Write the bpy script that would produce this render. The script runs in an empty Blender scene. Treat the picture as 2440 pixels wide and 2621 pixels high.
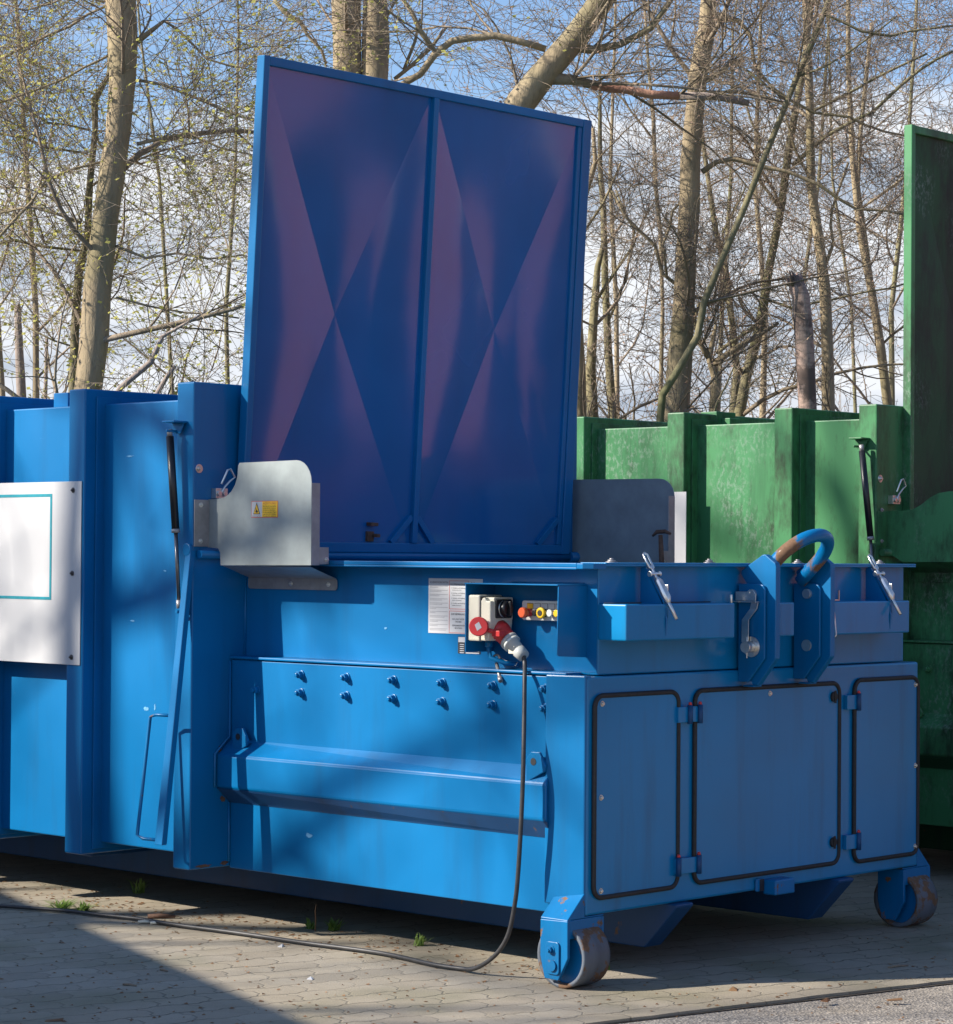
import bpy, math, random
from mathutils import Vector, Matrix
import numpy as np
random.seed(7)
C = bpy.context.scene
COL = C.collection
# ------------------------------------------------------------------ camera
FPX, IW, IH = 6374.89, 2440.0, 2621.0
CAM = Vector((-6.99249, -6.04779, 1.59790))
DIR = Vector((0.72616671, 0.68730015, 0.01733222))
RGT = Vector((0.68728528, -0.72634631, 0.00774504))
UPV = Vector((-0.01791236, -0.00628798, 0.99981979))
cd = bpy.data.cameras.new('camera'); cam = bpy.data.objects.new('camera', cd); COL.objects.link(cam)
cd.sensor_fit = 'HORIZONTAL'; cd.sensor_width = 36.0; cd.lens = FPX / IW * 36.0
cd.clip_start = 0.05; cd.clip_end = 3000
M = Matrix(((RGT.x, UPV.x, -DIR.x, CAM.x), (RGT.y, UPV.y, -DIR.y, CAM.y), (RGT.z, UPV.z, -DIR.z, CAM.z), (0, 0, 0, 1)))
cam.matrix_world = M
C.camera = cam
# ------------------------------------------------------------------ light and sky
SUNV = Vector((-1.0, 0.70, 0.71)).normalized()
w = bpy.data.worlds.new('World'); C.world = w; w.use_nodes = True
nt = w.node_tree; N = nt.nodes; L = nt.links; N.clear()
wo = N.new('ShaderNodeOutputWorld'); bg = N.new('ShaderNodeBackground')
sky = N.new('ShaderNodeTexSky'); sky.sky_type = 'NISHITA'; sky.sun_disc = False
sky.sun_elevation = math.asin(SUNV.z); sky.sun_rotation = math.atan2(SUNV.x, SUNV.y)
sky.air_density = 1.0; sky.dust_density = 0.6; sky.ozone_density = 1.6
tc = N.new('ShaderNodeTexCoord'); mp = N.new('ShaderNodeMapping'); mp.inputs['Scale'].default_value = (1.5, 1.5, 7.0)
mp.inputs['Location'].default_value = (0.3, 0.1, 0.0)
nz = N.new('ShaderNodeTexNoise'); nz.inputs['Scale'].default_value = 2.6; nz.inputs['Detail'].default_value = 7; nz.inputs['Roughness'].default_value = 0.55
sep = N.new('ShaderNodeSeparateXYZ')
band = N.new('ShaderNodeMapRange'); band.inputs[1].default_value = 0.12; band.inputs[2].default_value = 0.21; band.inputs[3].default_value = 0.34; band.inputs[4].default_value = -0.13
ad = N.new('ShaderNodeMath'); ad.operation = 'ADD'
rp = N.new('ShaderNodeMapRange'); rp.inputs[1].default_value = 0.50; rp.inputs[2].default_value = 0.66
shade = N.new('ShaderNodeTexNoise'); shade.inputs['Scale'].default_value = 5.0; shade.inputs['Detail'].default_value = 4
cr = N.new('ShaderNodeMix'); cr.data_type = 'RGBA'
cr.inputs[6].default_value = (4.6, 5.4, 6.6, 1); cr.inputs[7].default_value = (8.8, 9.1, 9.6, 1)
mx = N.new('ShaderNodeMix'); mx.data_type = 'RGBA'
L.new(tc.outputs['Generated'], mp.inputs[0]); L.new(mp.outputs[0], nz.inputs['Vector']); L.new(mp.outputs[0], shade.inputs['Vector'])
L.new(tc.outputs['Generated'], sep.inputs[0]); L.new(sep.outputs[2], band.inputs[0])
L.new(nz.outputs[0], ad.inputs[0]); L.new(band.outputs[0], ad.inputs[1]); L.new(ad.outputs[0], rp.inputs[0])
shr = N.new('ShaderNodeMapRange'); shr.inputs[1].default_value = .36; shr.inputs[2].default_value = .56
L.new(shade.outputs[0], shr.inputs[0]); L.new(shr.outputs[0], cr.inputs[0])
tint = N.new('ShaderNodeMix'); tint.data_type = 'RGBA'; tint.blend_type = 'MULTIPLY'; tint.inputs[0].default_value = 1.0; tint.inputs[7].default_value = (1.42, 1.56, 1.80, 1)
L.new(sky.outputs[0], tint.inputs[6])
L.new(rp.outputs[0], mx.inputs[0]); L.new(tint.outputs[2], mx.inputs[6]); L.new(cr.outputs[2], mx.inputs[7])
L.new(mx.outputs[2], bg.inputs[0]); bg.inputs[1].default_value = 0.06
L.new(bg.outputs[0], wo.inputs[0])
sl = bpy.data.lights.new('sun', 'SUN'); sl.energy = 5.0; sl.angle = math.radians(0.53); sl.color = (1.0, 0.93, 0.82)
so = bpy.data.objects.new('sun', sl); COL.objects.link(so)
so.rotation_euler = (-SUNV).to_track_quat('-Z', 'Y').to_euler(); so.location = (-20, 14, 16)
C.view_settings.view_transform = 'Standard'; C.view_settings.look = 'None'; C.view_settings.exposure = 0.85; C.view_settings.gamma = 1.0
C.render.engine = 'CYCLES'
C.render.resolution_x = 953; C.render.resolution_y = 1024

# ------------------------------------------------------------------ materials
def new_mat(name):
    m = bpy.data.materials.new(name); m.use_nodes = True
    return m, m.node_tree.nodes, m.node_tree.links, m.node_tree.nodes['Principled BSDF']
def noise(n, l, scale, detail=4, stretch=(1, 1, 1), rough=.5, coord=None, dist=0):
    if coord is None:
        g = n.new('ShaderNodeNewGeometry'); coord = g.outputs['Position']
    mpn = n.new('ShaderNodeMapping'); mpn.inputs['Scale'].default_value = stretch
    t = n.new('ShaderNodeTexNoise'); t.inputs['Scale'].default_value = scale; t.inputs['Detail'].default_value = detail
    t.inputs['Roughness'].default_value = rough; t.inputs['Distortion'].default_value = dist
    l.new(coord, mpn.inputs[0]); l.new(mpn.outputs[0], t.inputs['Vector']); return t.outputs[0]
def rng(n, l, v, a, b, c=0., d=1.):
    r = n.new('ShaderNodeMapRange'); r.inputs[1].default_value = a; r.inputs[2].default_value = b
    r.inputs[3].default_value = c; r.inputs[4].default_value = d; l.new(v, r.inputs[0]); return r.outputs[0]
def mix(n, l, f, a, b):
    m = n.new('ShaderNodeMix'); m.data_type = 'RGBA'
    if isinstance(f, (int, float)): m.inputs[0].default_value = f
    else: l.new(f, m.inputs[0])
    for i, v in ((6, a), (7, b)):
        if isinstance(v, tuple): m.inputs[i].default_value = v if len(v) == 4 else v + (1,)
        else: l.new(v, m.inputs[i])
    return m.outputs[2]
def mul(n, l, a, b, op='MULTIPLY'):
    m = n.new('ShaderNodeMath'); m.operation = op
    for i, v in ((0, a), (1, b)):
        if isinstance(v, (int, float)): m.inputs[i].default_value = v
        else: l.new(v, m.inputs[i])
    return m.outputs[0]
def bump(n, l, h, strength, dist, p, prev=None):
    b = n.new('ShaderNodeBump'); b.inputs['Strength'].default_value = strength; b.inputs['Distance'].default_value = dist
    l.new(h, b.inputs['Height'])
    if prev: l.new(prev, b.inputs['Normal'])
    l.new(b.outputs[0], p.inputs['Normal']); return b.outputs[0]
def paint(name, base, rough=.34, dirt=.3, dirtcol=(.02, .025, .03), rust=0., scratch=.5, coat=.06, wave=.0015, seed=0., grime=0.):
    m, n, l, p = new_mat(name)
    big = noise(n, l, 1.3, 3, (1, 1, 1))
    c = mix(n, l, rng(n, l, big, .35, .7), tuple(v * .86 for v in base), tuple(min(1, v * 1.10) for v in base))
    st = noise(n, l, 9, 5, (1, 1, .10), .62)
    c = mix(n, l, mul(n, l, rng(n, l, st, .52, .8), dirt), c, dirtcol)
    fine = noise(n, l, 70, 4, (1, 1, 1), .7)
    c = mix(n, l, mul(n, l, rng(n, l, fine, .60, .78), .12 * dirt), c, (.25, .28, .3))
    # scattered light scratches
    sc = noise(n, l, 26, 3, (.5, .5, 3.5), .6, dist=.6); sc2 = noise(n, l, 2.2, 2)
    smask = mul(n, l, rng(n, l, sc, .735, .76), rng(n, l, sc2, .52, .62))
    c = mix(n, l, mul(n, l, smask, scratch), c, tuple(min(1, v * 1.3 + .12) for v in base))
    if grime > 0:
        g1 = noise(n, l, 3.2, 6, (1, 1, .5), .68); g2 = noise(n, l, 40, 4, (1, 1, .3), .7)
        gm = rng(n, l, mul(n, l, mul(n, l, g2, .35), g1, 'ADD'), .62, .82)
        c = mix(n, l, mul(n, l, gm, grime), c, (.018, .02, .012))
        g3 = noise(n, l, 55, 5, (1, 1, .6), .75); g4 = noise(n, l, 1.9, 2)
        c = mix(n, l, mul(n, l, mul(n, l, rng(n, l, g3, .5, .62), rng(n, l, g4, .5, .62)), .45 * grime), c, (.30, .34, .31))
    r0 = rng(n, l, big, .3, .8, rough - .04, rough + .08)
    if rust > 0:
        ru = noise(n, l, 5.5 if rust == .72 else 14, 6, (1, 1, .8), .6)
        rm = rng(n, l, ru, .70 - .28 * rust, .74 - .28 * rust)
        rc = mix(n, l, noise(n, l, 60, 4), (.09, .045, .025), (.23, .14, .085))
        c = mix(n, l, rm, c, rc)
        rr = n.new('ShaderNodeMix'); l.new(rm, rr.inputs[0]); l.new(r0, rr.inputs[2]); rr.inputs[3].default_value = .9; r0 = rr.outputs[0]
    l.new(c, p.inputs['Base Color']); l.new(r0, p.inputs['Roughness']); p.inputs['Specular IOR Level'].default_value = .34
    p.inputs['Coat Weight'].default_value = coat; p.inputs['Coat Roughness'].default_value = .16
    b1 = bump(n, l, noise(n, l, 2.0, 2, (1, 1, .7)), 1.0, wave * 6, p)
    bump(n, l, noise(n, l, 160, 3), .05, .002, p, b1)
    return m
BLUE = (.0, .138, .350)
M_blue = paint('blue_paint', BLUE, .36, .22)
M_blue_lid = paint('blue_lid_paint', (.0, .120, .35), .22, .10, scratch=.1, coat=1.0, wave=.0008)
M_blue_lid.node_tree.nodes['Principled BSDF'].inputs['Coat Roughness'].default_value = .065
M_blue_end = paint('blue_end_paint', (.0, .190, .43), .33, .35, coat=.4)  # side blue brightened in its base for light on the shaded end
M_blue_rust = paint('blue_paint_rusting', BLUE, .36, .3, rust=.35)
M_blue_rusty = paint('blue_paint_worn_to_rust', BLUE, .38, .3, rust=.72)
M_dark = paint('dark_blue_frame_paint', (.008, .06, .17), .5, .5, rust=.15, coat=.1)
GREEN = (.05, .205, .08)
M_green = paint('green_paint', GREEN, .42, .55, (.012, .03, .015), scratch=.3, grime=.8, coat=.05)
M_green_lid = paint('green_lid_grimy_paint', (.02, .07, .025), .6, .8, (.02, .016, .012), grime=.95, coat=.0)
M_green_rust = paint('green_paint_rusting', GREEN, .42, .5, rust=.3, grime=.5)
M_green_dark = paint('dark_green_frame_paint', (.015, .07, .03), .55, .5, rust=.2, coat=.0)
def simple(name, col, rough=.5, metal=0., var=.15, sc=30, bmp=0.):
    m, n, l, p = new_mat(name)
    v = noise(n, l, sc, 5, (1, 1, 1), .6)
    c = mix(n, l, rng(n, l, v, .3, .7), tuple(x * (1 - var) for x in col), tuple(min(1, x * (1 + var)) for x in col))
    l.new(c, p.inputs['Base Color']); p.inputs['Roughness'].default_value = rough; p.inputs['Metallic'].default_value = metal
    if bmp: bump(n, l, v, bmp, .01, p)
    return m
M_galv = simple('galvanised_sheet', (.29, .325, .325), .45, .35, .14, 9)
M_galvd = simple('galvanised_bracket', (.32, .31, .31), .45, .5, .15, 20)
M_zinc = simple('bright_zinc', (.72, .70, .66), .28, .9, .1, 40)
M_white = simple('white_sign_sheet', (.49, .49, .50), .45, 0, .03, 3)
M_teal = simple('teal_print', (.0, .22, .28), .5)
M_rubber = simple('black_rubber', (.022, .02, .02), .7, 0, .3, 60)
M_black = simple('black_plastic', (.012, .013, .016), .35, 0, .2)
M_cream = simple('cream_plastic', (.66, .62, .50), .45, 0, .04, 8)
M_red = simple('red_plastic', (.55, .035, .035), .4, 0, .06, 10)
M_redcap = simple('red_grease_cap', (.6, .05, .05), .45)
M_orange = simple('red_button_cap', (.72, .12, .04), .35, 0, .04)
M_yellow = simple('yellow_plastic', (.80, .50, .02), .4, 0, .04)
M_buttonw = simple('white_button_cap', (.72, .74, .68), .35, 0, .03)
M_grey = simple('light_grey_plastic', (.45, .46, .44), .45, 0, .05, 9)
M_panel = simple('white_control_panel', (.62, .62, .60), .4, 0, .03)
M_ink = simple('black_print', (.02, .02, .025), .6)
M_greyink = simple('grey_print', (.30, .30, .32), .6)
M_redink = simple('red_print', (.55, .08, .06), .6)
M_yel = simple('yellow_print', (.80, .48, .02), .5)
M_cable = simple('cable_rubber', (.035, .035, .038), .5, 0, .3, 30)
M_rod = simple('steel_rod', (.16, .15, .15), .3, .8, .2)
M_rust = simple('rusty_steel', (.13, .07, .045), .8, .2, .4, 40, .3)
M_tread = paint('steel_wheel_worn', (.12, .14, .17), .5, .7, rust=.68, coat=0)

def bark(name, a, b, green=.4):
    m, n, l, p = new_mat(name)
    v = noise(n, l, 3.0, 5, (1, 1, .35), .6); f = noise(n, l, 34, 5, (1, 1, .35), .65)
    c = mix(n, l, rng(n, l, v, .35, .65), a, b)
    c = mix(n, l, mul(n, l, rng(n, l, f, .5, .75), .45), c, tuple(x * .45 for x in a))
    c = mix(n, l, mul(n, l, rng(n, l, noise(n, l, 1.7, 3), .5, .7), green), c, (.10, .115, .035))
    l.new(c, p.inputs['Base Color']); p.inputs['Roughness'].default_value = .9
    bump(n, l, f, .5, .02, p)
    return m
M_bark = bark('beech_bark', (.23, .178, .112), (.38, .30, .188))
M_bark2 = bark('greenish_bark', (.15, .13, .075), (.27, .235, .13), .6)
M_twig = bark('twig_bark', (.20, .155, .11), (.32, .25, .18), .2)
M_chip = simple('scraped_light_paint', (.12, .33, .55), .6, 0, .25, 60)
M_pink = bark('stripped_pink_wood', (.42, .20, .13), (.50, .28, .19), 0.)
M_grey_wood = bark('dead_grey_wood', (.26, .21, .18), (.38, .31, .27), 0.)
def birch():
    m, n, l, p = new_mat('birch_bark')
    v = noise(n, l, 7, 5, (1, 1, .8), .65)
    c = mix(n, l, rng(n, l, v, .47, .56), (.40, .28, .23), (.13, .09, .075))
    c = mix(n, l, mul(n, l, rng(n, l, noise(n, l, 40, 3, (.3, .3, 2)), .5, .6), .4), c, (.10, .08, .07))
    l.new(c, p.inputs['Base Color']); p.inputs['Roughness'].default_value = .85
    return m
M_birch = birch()
def leafm(name, a, b):
    m, n, l, p = new_mat(name)
    c = mix(n, l, rng(n, l, noise(n, l, 6, 3), .35, .65), a, b)
    l.new(c, p.inputs['Base Color']); p.inputs['Roughness'].default_value = .6
    tr = n.new('ShaderNodeBsdfTranslucent'); l.new(c, tr.inputs[0])
    ms = n.new('ShaderNodeMixShader'); ms.inputs[0].default_value = .4
    o = n['Material Output']; l.new(p.outputs[0], ms.inputs[1]); l.new(tr.outputs[0], ms.inputs[2]); l.new(ms.outputs[0], o.inputs[0])
    return m
M_leaf = leafm('spring_leaf', (.40, .40, .08), (.58, .54, .14))
M_bud = leafm('russet_bud', (.42, .26, .18), (.58, .40, .30))
M_grass = leafm('grass_blade', (.16, .26, .05), (.30, .42, .10))
M_dleaf = leafm('dead_leaf', (.20, .10, .05), (.38, .22, .11))

def paving():
    m, n, l, p = new_mat('interlocking_pavers')
    g = n.new('ShaderNodeNewGeometry'); mpn = n.new('ShaderNodeMapping'); mpn.vector_type = 'POINT'
    mpn.inputs['Rotation'].default_value = (0, 0, math.atan(.247)); l.new(g.outputs['Position'], mpn.inputs[0])
    s = n.new('ShaderNodeSeparateXYZ'); l.new(mpn.outputs[0], s.inputs[0])
    X, Y = s.outputs[0], s.outputs[1]
    # wobble so that no joint is ruler straight
    wob = rng(n, l, noise(n, l, 3.5, 3), .2, .8, -.009, .009)
    wob2 = rng(n, l, noise(n, l, 24, 3), .2, .8, -.005, .005)
    def frac(v, per, off=0.):
        a = mul(n, l, mul(n, l, v, off, 'ADD'), 1 / per); return mul(n, l, a, 0, 'FRACT') if False else mul1(a)
    def mul1(a):
        f = n.new('ShaderNodeMath'); f.operation = 'FRACT'; l.new(a, f.inputs[0]); return f.outputs[0]
    def tri(v, per, flat):
        # trapezoid wave, -1..1
        f = mul1(mul(n, l, v, 1 / per))
        a = n.new('ShaderNodeMath'); a.operation = 'ABSOLUTE'; l.new(mul(n, l, f, -.5, 'ADD'), a.inputs[0])
        return rng(n, l, a.outputs[0], .25 - flat, .25 + flat, -1., 1.)
    PX, PY = .20, .150
    Yw = mul(n, l, mul(n, l, Y, mul(n, l, tri(X, PX, .07), .008), 'ADD'), mul(n, l, wob, wob2, 'ADD'), 'ADD')
    row = n.new('ShaderNodeMath'); row.operation = 'FLOOR'; l.new(mul(n, l, Yw, 1 / PY), row.inputs[0])
    fy = mul1(mul(n, l, Yw, 1 / PY))
    Xs = mul(n, l, X, mul(n, l, row.outputs[0], PX / 2), 'ADD')
    Xw = mul(n, l, mul(n, l, Xs, mul(n, l, tri(Y, PY, .08), .012), 'ADD'), wob, 'ADD')
    fx = mul1(mul(n, l, Xw, 1 / PX))
    def edge(f, w0, w1):
        a = n.new('ShaderNodeMath'); a.operation = 'ABSOLUTE'; l.new(mul(n, l, f, -.5, 'ADD'), a.inputs[0])
        return rng(n, l, a.outputs[0], .5 - w1, .5 - w0)
    jv = rng(n, l, noise(n, l, 2.1, 3), .38, .62, .35, 1.)
    jy = mul(n, l, edge(fy, .014, .038), jv); jx = mul(n, l, edge(fx, .010, .028), mul(n, l, jv, .6))
    j = mul(n, l, jy, jx, 'MAXIMUM')
    cell = n.new('ShaderNodeCombineXYZ'); l.new(row.outputs[0], cell.inputs[1])
    fl = n.new('ShaderNodeMath'); fl.operation = 'FLOOR'; l.new(mul(n, l, Xw, 1 / PX), fl.inputs[0]); l.new(fl.outputs[0], cell.inputs[0])
    wn = n.new('ShaderNodeTexWhiteNoise'); l.new(cell.outputs[0], wn.inputs[0])
    big = noise(n, l, .9, 4); mid = noise(n, l, 7, 5, rough=.65); fine = noise(n, l, 130, 4, rough=.75)
    c = mix(n, l, rng(n, l, wn.outputs[0], 0, 1), (.285, .245, .19), (.35, .305, .24))
    c = mix(n, l, mul(n, l, rng(n, l, big, .4, .65), .5), c, (.33, .27, .18))
    c = mix(n, l, mul(n, l, rng(n, l, mid, .5, .75), .5), c, (.22, .185, .135))
    c = mix(n, l, mul(n, l, rng(n, l, fine, .55, .75), .5), c, (.12, .10, .08))
    c = mix(n, l, mul(n, l, rng(n, l, fine, .25, .42, 1., 0.), .5), c, (.42, .38, .33))
    moss = mul(n, l, rng(n, l, noise(n, l, 1.6, 4), .52, .7), .4)
    c = mix(n, l, moss, c, (.10, .11, .04))
    c = mix(n, l, mul(n, l, j, .8), c, (.055, .05, .03))
    l.new(c, p.inputs['Base Color']); p.inputs['Roughness'].default_value = .92
    h = mul(n, l, mul(n, l, j, -1.), mul(n, l, fine, .5), 'ADD'); bump(n, l, h, .6, .008, p)
    return m
def asphalt():
    m, n, l, p = new_mat('asphalt')
    v = n.new('ShaderNodeTexVoronoi'); v.inputs['Scale'].default_value = 95
    g = n.new('ShaderNodeNewGeometry'); l.new(g.outputs['Position'], v.inputs['Vector'])
    s = n.new('ShaderNodeSeparateColor'); l.new(v.outputs['Color'], s.inputs[0])
    c = mix(n, l, rng(n, l, s.outputs[0], .1, .95), (.15, .135, .12), (.42, .37, .31))
    c = mix(n, l, mul(n, l, rng(n, l, noise(n, l, 3, 4), .4, .7), .5), c, (.24, .20, .15))
    l.new(c, p.inputs['Base Color']); p.inputs['Roughness'].default_value = .9
    bump(n, l, v.outputs['Distance'], .7, .006, p)
    return m
M_pave = paving(); M_asph = asphalt()
M_soil = simple('soil_and_leaf_mould', (.09, .07, .04), .95, 0, .5, 5, .4)
M_joint = simple('dark_dirt_joint', (.05, .04, .03), .95, 0, .5, 20)

# ------------------------------------------------------------------ mesh helpers
class MB:
    def __init__(s): s.v = []; s.f = []; s.sm = []
    def add(s, vs, fs, smooth=False):
        o = len(s.v); s.v += [tuple(v) for v in vs]; s.f += [tuple(o + i for i in f) for f in fs]; s.sm += [smooth] * len(fs); return s
    def box(s, x0, x1, y0, y1, z0, z1):
        if x0 > x1: x0, x1 = x1, x0
        if y0 > y1: y0, y1 = y1, y0
        if z0 > z1: z0, z1 = z1, z0
        vs = [(x0, y0, z0), (x1, y0, z0), (x1, y1, z0), (x0, y1, z0), (x0, y0, z1), (x1, y0, z1), (x1, y1, z1), (x0, y1, z1)]
        return s.add(vs, [(0, 3, 2, 1), (4, 5, 6, 7), (0, 1, 5, 4), (1, 2, 6, 5), (2, 3, 7, 6), (3, 0, 4, 7)])
    def prism(s, pts, ax, a, b):
        """pts: 2D outline in the two other axes (in xyz order), extruded along ax from a to b"""
        n = len(pts)
        def mk(p, t):
            if ax == 'X': return (t, p[0], p[1])
            if ax == 'Y': return (p[0], t, p[1])
            return (p[0], p[1], t)
        vs = [mk(p, a) for p in pts] + [mk(p, b) for p in pts]
        fs = [tuple(range(n)), tuple(range(2 * n - 1, n - 1, -1))] + [(i, i + n, (i + 1) % n + n, (i + 1) % n) for i in range(n)]
        return s.add(vs, fs)
    def hull8(s, a, b):
        """two quads (4 pts each) joined"""
        vs = list(a) + list(b)
        return s.add(vs, [(0, 1, 2, 3), (7, 6, 5, 4), (0, 4, 5, 1), (1, 5, 6, 2), (2, 6, 7, 3), (3, 7, 4, 0)])
    def tube(s, pts, r, n=10, cap=True):
        pts = [Vector(p) for p in pts]; m = len(pts)
        rs = r if isinstance(r, (list, tuple)) else [r] * m
        o = len(s.v); prev = None
        for i, p in enumerate(pts):
            t = (pts[min(i + 1, m - 1)] - pts[max(i - 1, 0)])
            if t.length < 1e-9: t = Vector((0, 0, 1))
            t.normalize()
            if prev is None:
                a = Vector((0, 0, 1)) if abs(t.z) < .9 else Vector((1, 0, 0)); u = t.cross(a).normalized()
            else:
                u = (prev - t * prev.dot(t))
                u = u.normalized() if u.length > 1e-6 else t.orthogonal().normalized()
            prev = u; v = t.cross(u)
            for k in range(n):
                an = 2 * math.pi * k / n; q = p + (u * math.cos(an) + v * math.sin(an)) * rs[i]; s.v.append((q.x, q.y, q.z))
        for i in range(m - 1):
            for k in range(n):
                k2 = (k + 1) % n
                s.f.append((o + i * n + k, o + i * n + k2, o + (i + 1) * n + k2, o + (i + 1) * n + k)); s.sm.append(True)
        if cap:
            s.f.append(tuple(o + k for k in range(n - 1, -1, -1))); s.sm.append(False)
            s.f.append(tuple(o + (m - 1) * n + k for k in range(n))); s.sm.append(False)
        return s
    def cyl(s, p0, p1, r, n=16): return s.tube([p0, p1], r, n)
    def build(s, name, mat, parent=None, bev=0., org=(0, 0, 0)):
        me = bpy.data.meshes.new(name); me.from_pydata([(a - org[0], b - org[1], c - org[2]) for a, b, c in s.v], [], s.f)
        me.polygons.foreach_set('use_smooth', s.sm); me.materials.append(mat); me.update()
        ob = bpy.data.objects.new(name, me); COL.objects.link(ob)
        if parent: ob.parent = parent
        if bev:
            bm = ob.modifiers.new('bevel', 'BEVEL'); bm.width = bev; bm.segments = 2; bm.limit_method = 'ANGLE'; bm.angle_limit = math.radians(35)
        return ob
def tag(o, label=None, cat=None, group=None, kind=None):
    if label: o['label'] = label
    if cat: o['category'] = cat
    if group: o['group'] = group
    if kind: o['kind'] = kind
    return o
def empty(name, loc, label, cat, group=None):
    o = bpy.data.objects.new(name, None); o.empty_display_size = .1; COL.objects.link(o); o.location = loc
    return tag(o, label, cat, group)
def ray(px, py): return DIR + RGT * ((px - IW / 2) / FPX) - UPV * ((py - IH / 2) / FPX)
def at(px, py, ax, val):
    """point where the sight line through a photo position meets the plane x|y|z = val"""
    r = ray(px, py); a = 'XYZ'.index(ax); return CAM + r * ((val - CAM[a]) / r[a])
def rrect(a0, a1, b0, b1, r, n=6):
    pts = []
    for cx, cy, s in ((a1 - r, b1 - r, 0), (a0 + r, b1 - r, 90), (a0 + r, b0 + r, 180), (a1 - r, b0 + r, 270)):
        for k in range(n + 1):
            t = math.radians(s + 90 * k / n); pts.append((cx + r * math.cos(t), cy + r * math.sin(t)))
    return pts
def arc(c, r, a0, a1, n=8): return [(c[0] + r * math.cos(math.radians(a0 + (a1 - a0) * k / n)), c[1] + r * math.sin(math.radians(a0 + (a1 - a0) * k / n))) for k in range(n + 1)]
def bolt(mb, p, ax, r=.012, h=.012):
    """hex head with washer, sticking out along ax ('-X','-Y','+Z'), p on the surface"""
    d = {'-X': Vector((-1, 0, 0)), '-Y': Vector((0, -1, 0)), '+Z': Vector((0, 0, 1)), '+X': Vector((1, 0, 0))}[ax]; p = Vector(p)
    mb.tube([p - d * .002, p + d * .003], r * 1.45, 14); mb.tube([p + d * .0031, p + d * h], r, 6); mb.tube([p + d * h, p + d * (h + .006)], r * .5, 8)
def text_obj(body, name, size, mat, parent, origin, xdir, ydir, width=None, align='LEFT'):
    cu = bpy.data.curves.new('t', 'FONT'); cu.body = body; cu.size = size; cu.align_x = align; cu.fill_mode = 'FRONT'
    o = bpy.data.objects.new('t', cu); COL.objects.link(o)
    dg = bpy.context.evaluated_depsgraph_get(); dg.update()
    me = bpy.data.meshes.new_from_object(o.evaluated_get(dg)); bpy.data.objects.remove(o)
    xs = [v.co.x for v in me.vertices]
    k = 1.0
    if width and xs: k = width / max(1e-6, (max(xs) - min(xs)))
    xd, yd, og = Vector(xdir), Vector(ydir), Vector(origin)
    vs = [og + xd * (v.co.x * k) + yd * v.co.y for v in me.vertices]
    fs = [tuple(p.vertices) for p in me.polygons]
    mb = MB(); mb.add(vs, fs); return mb

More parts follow.
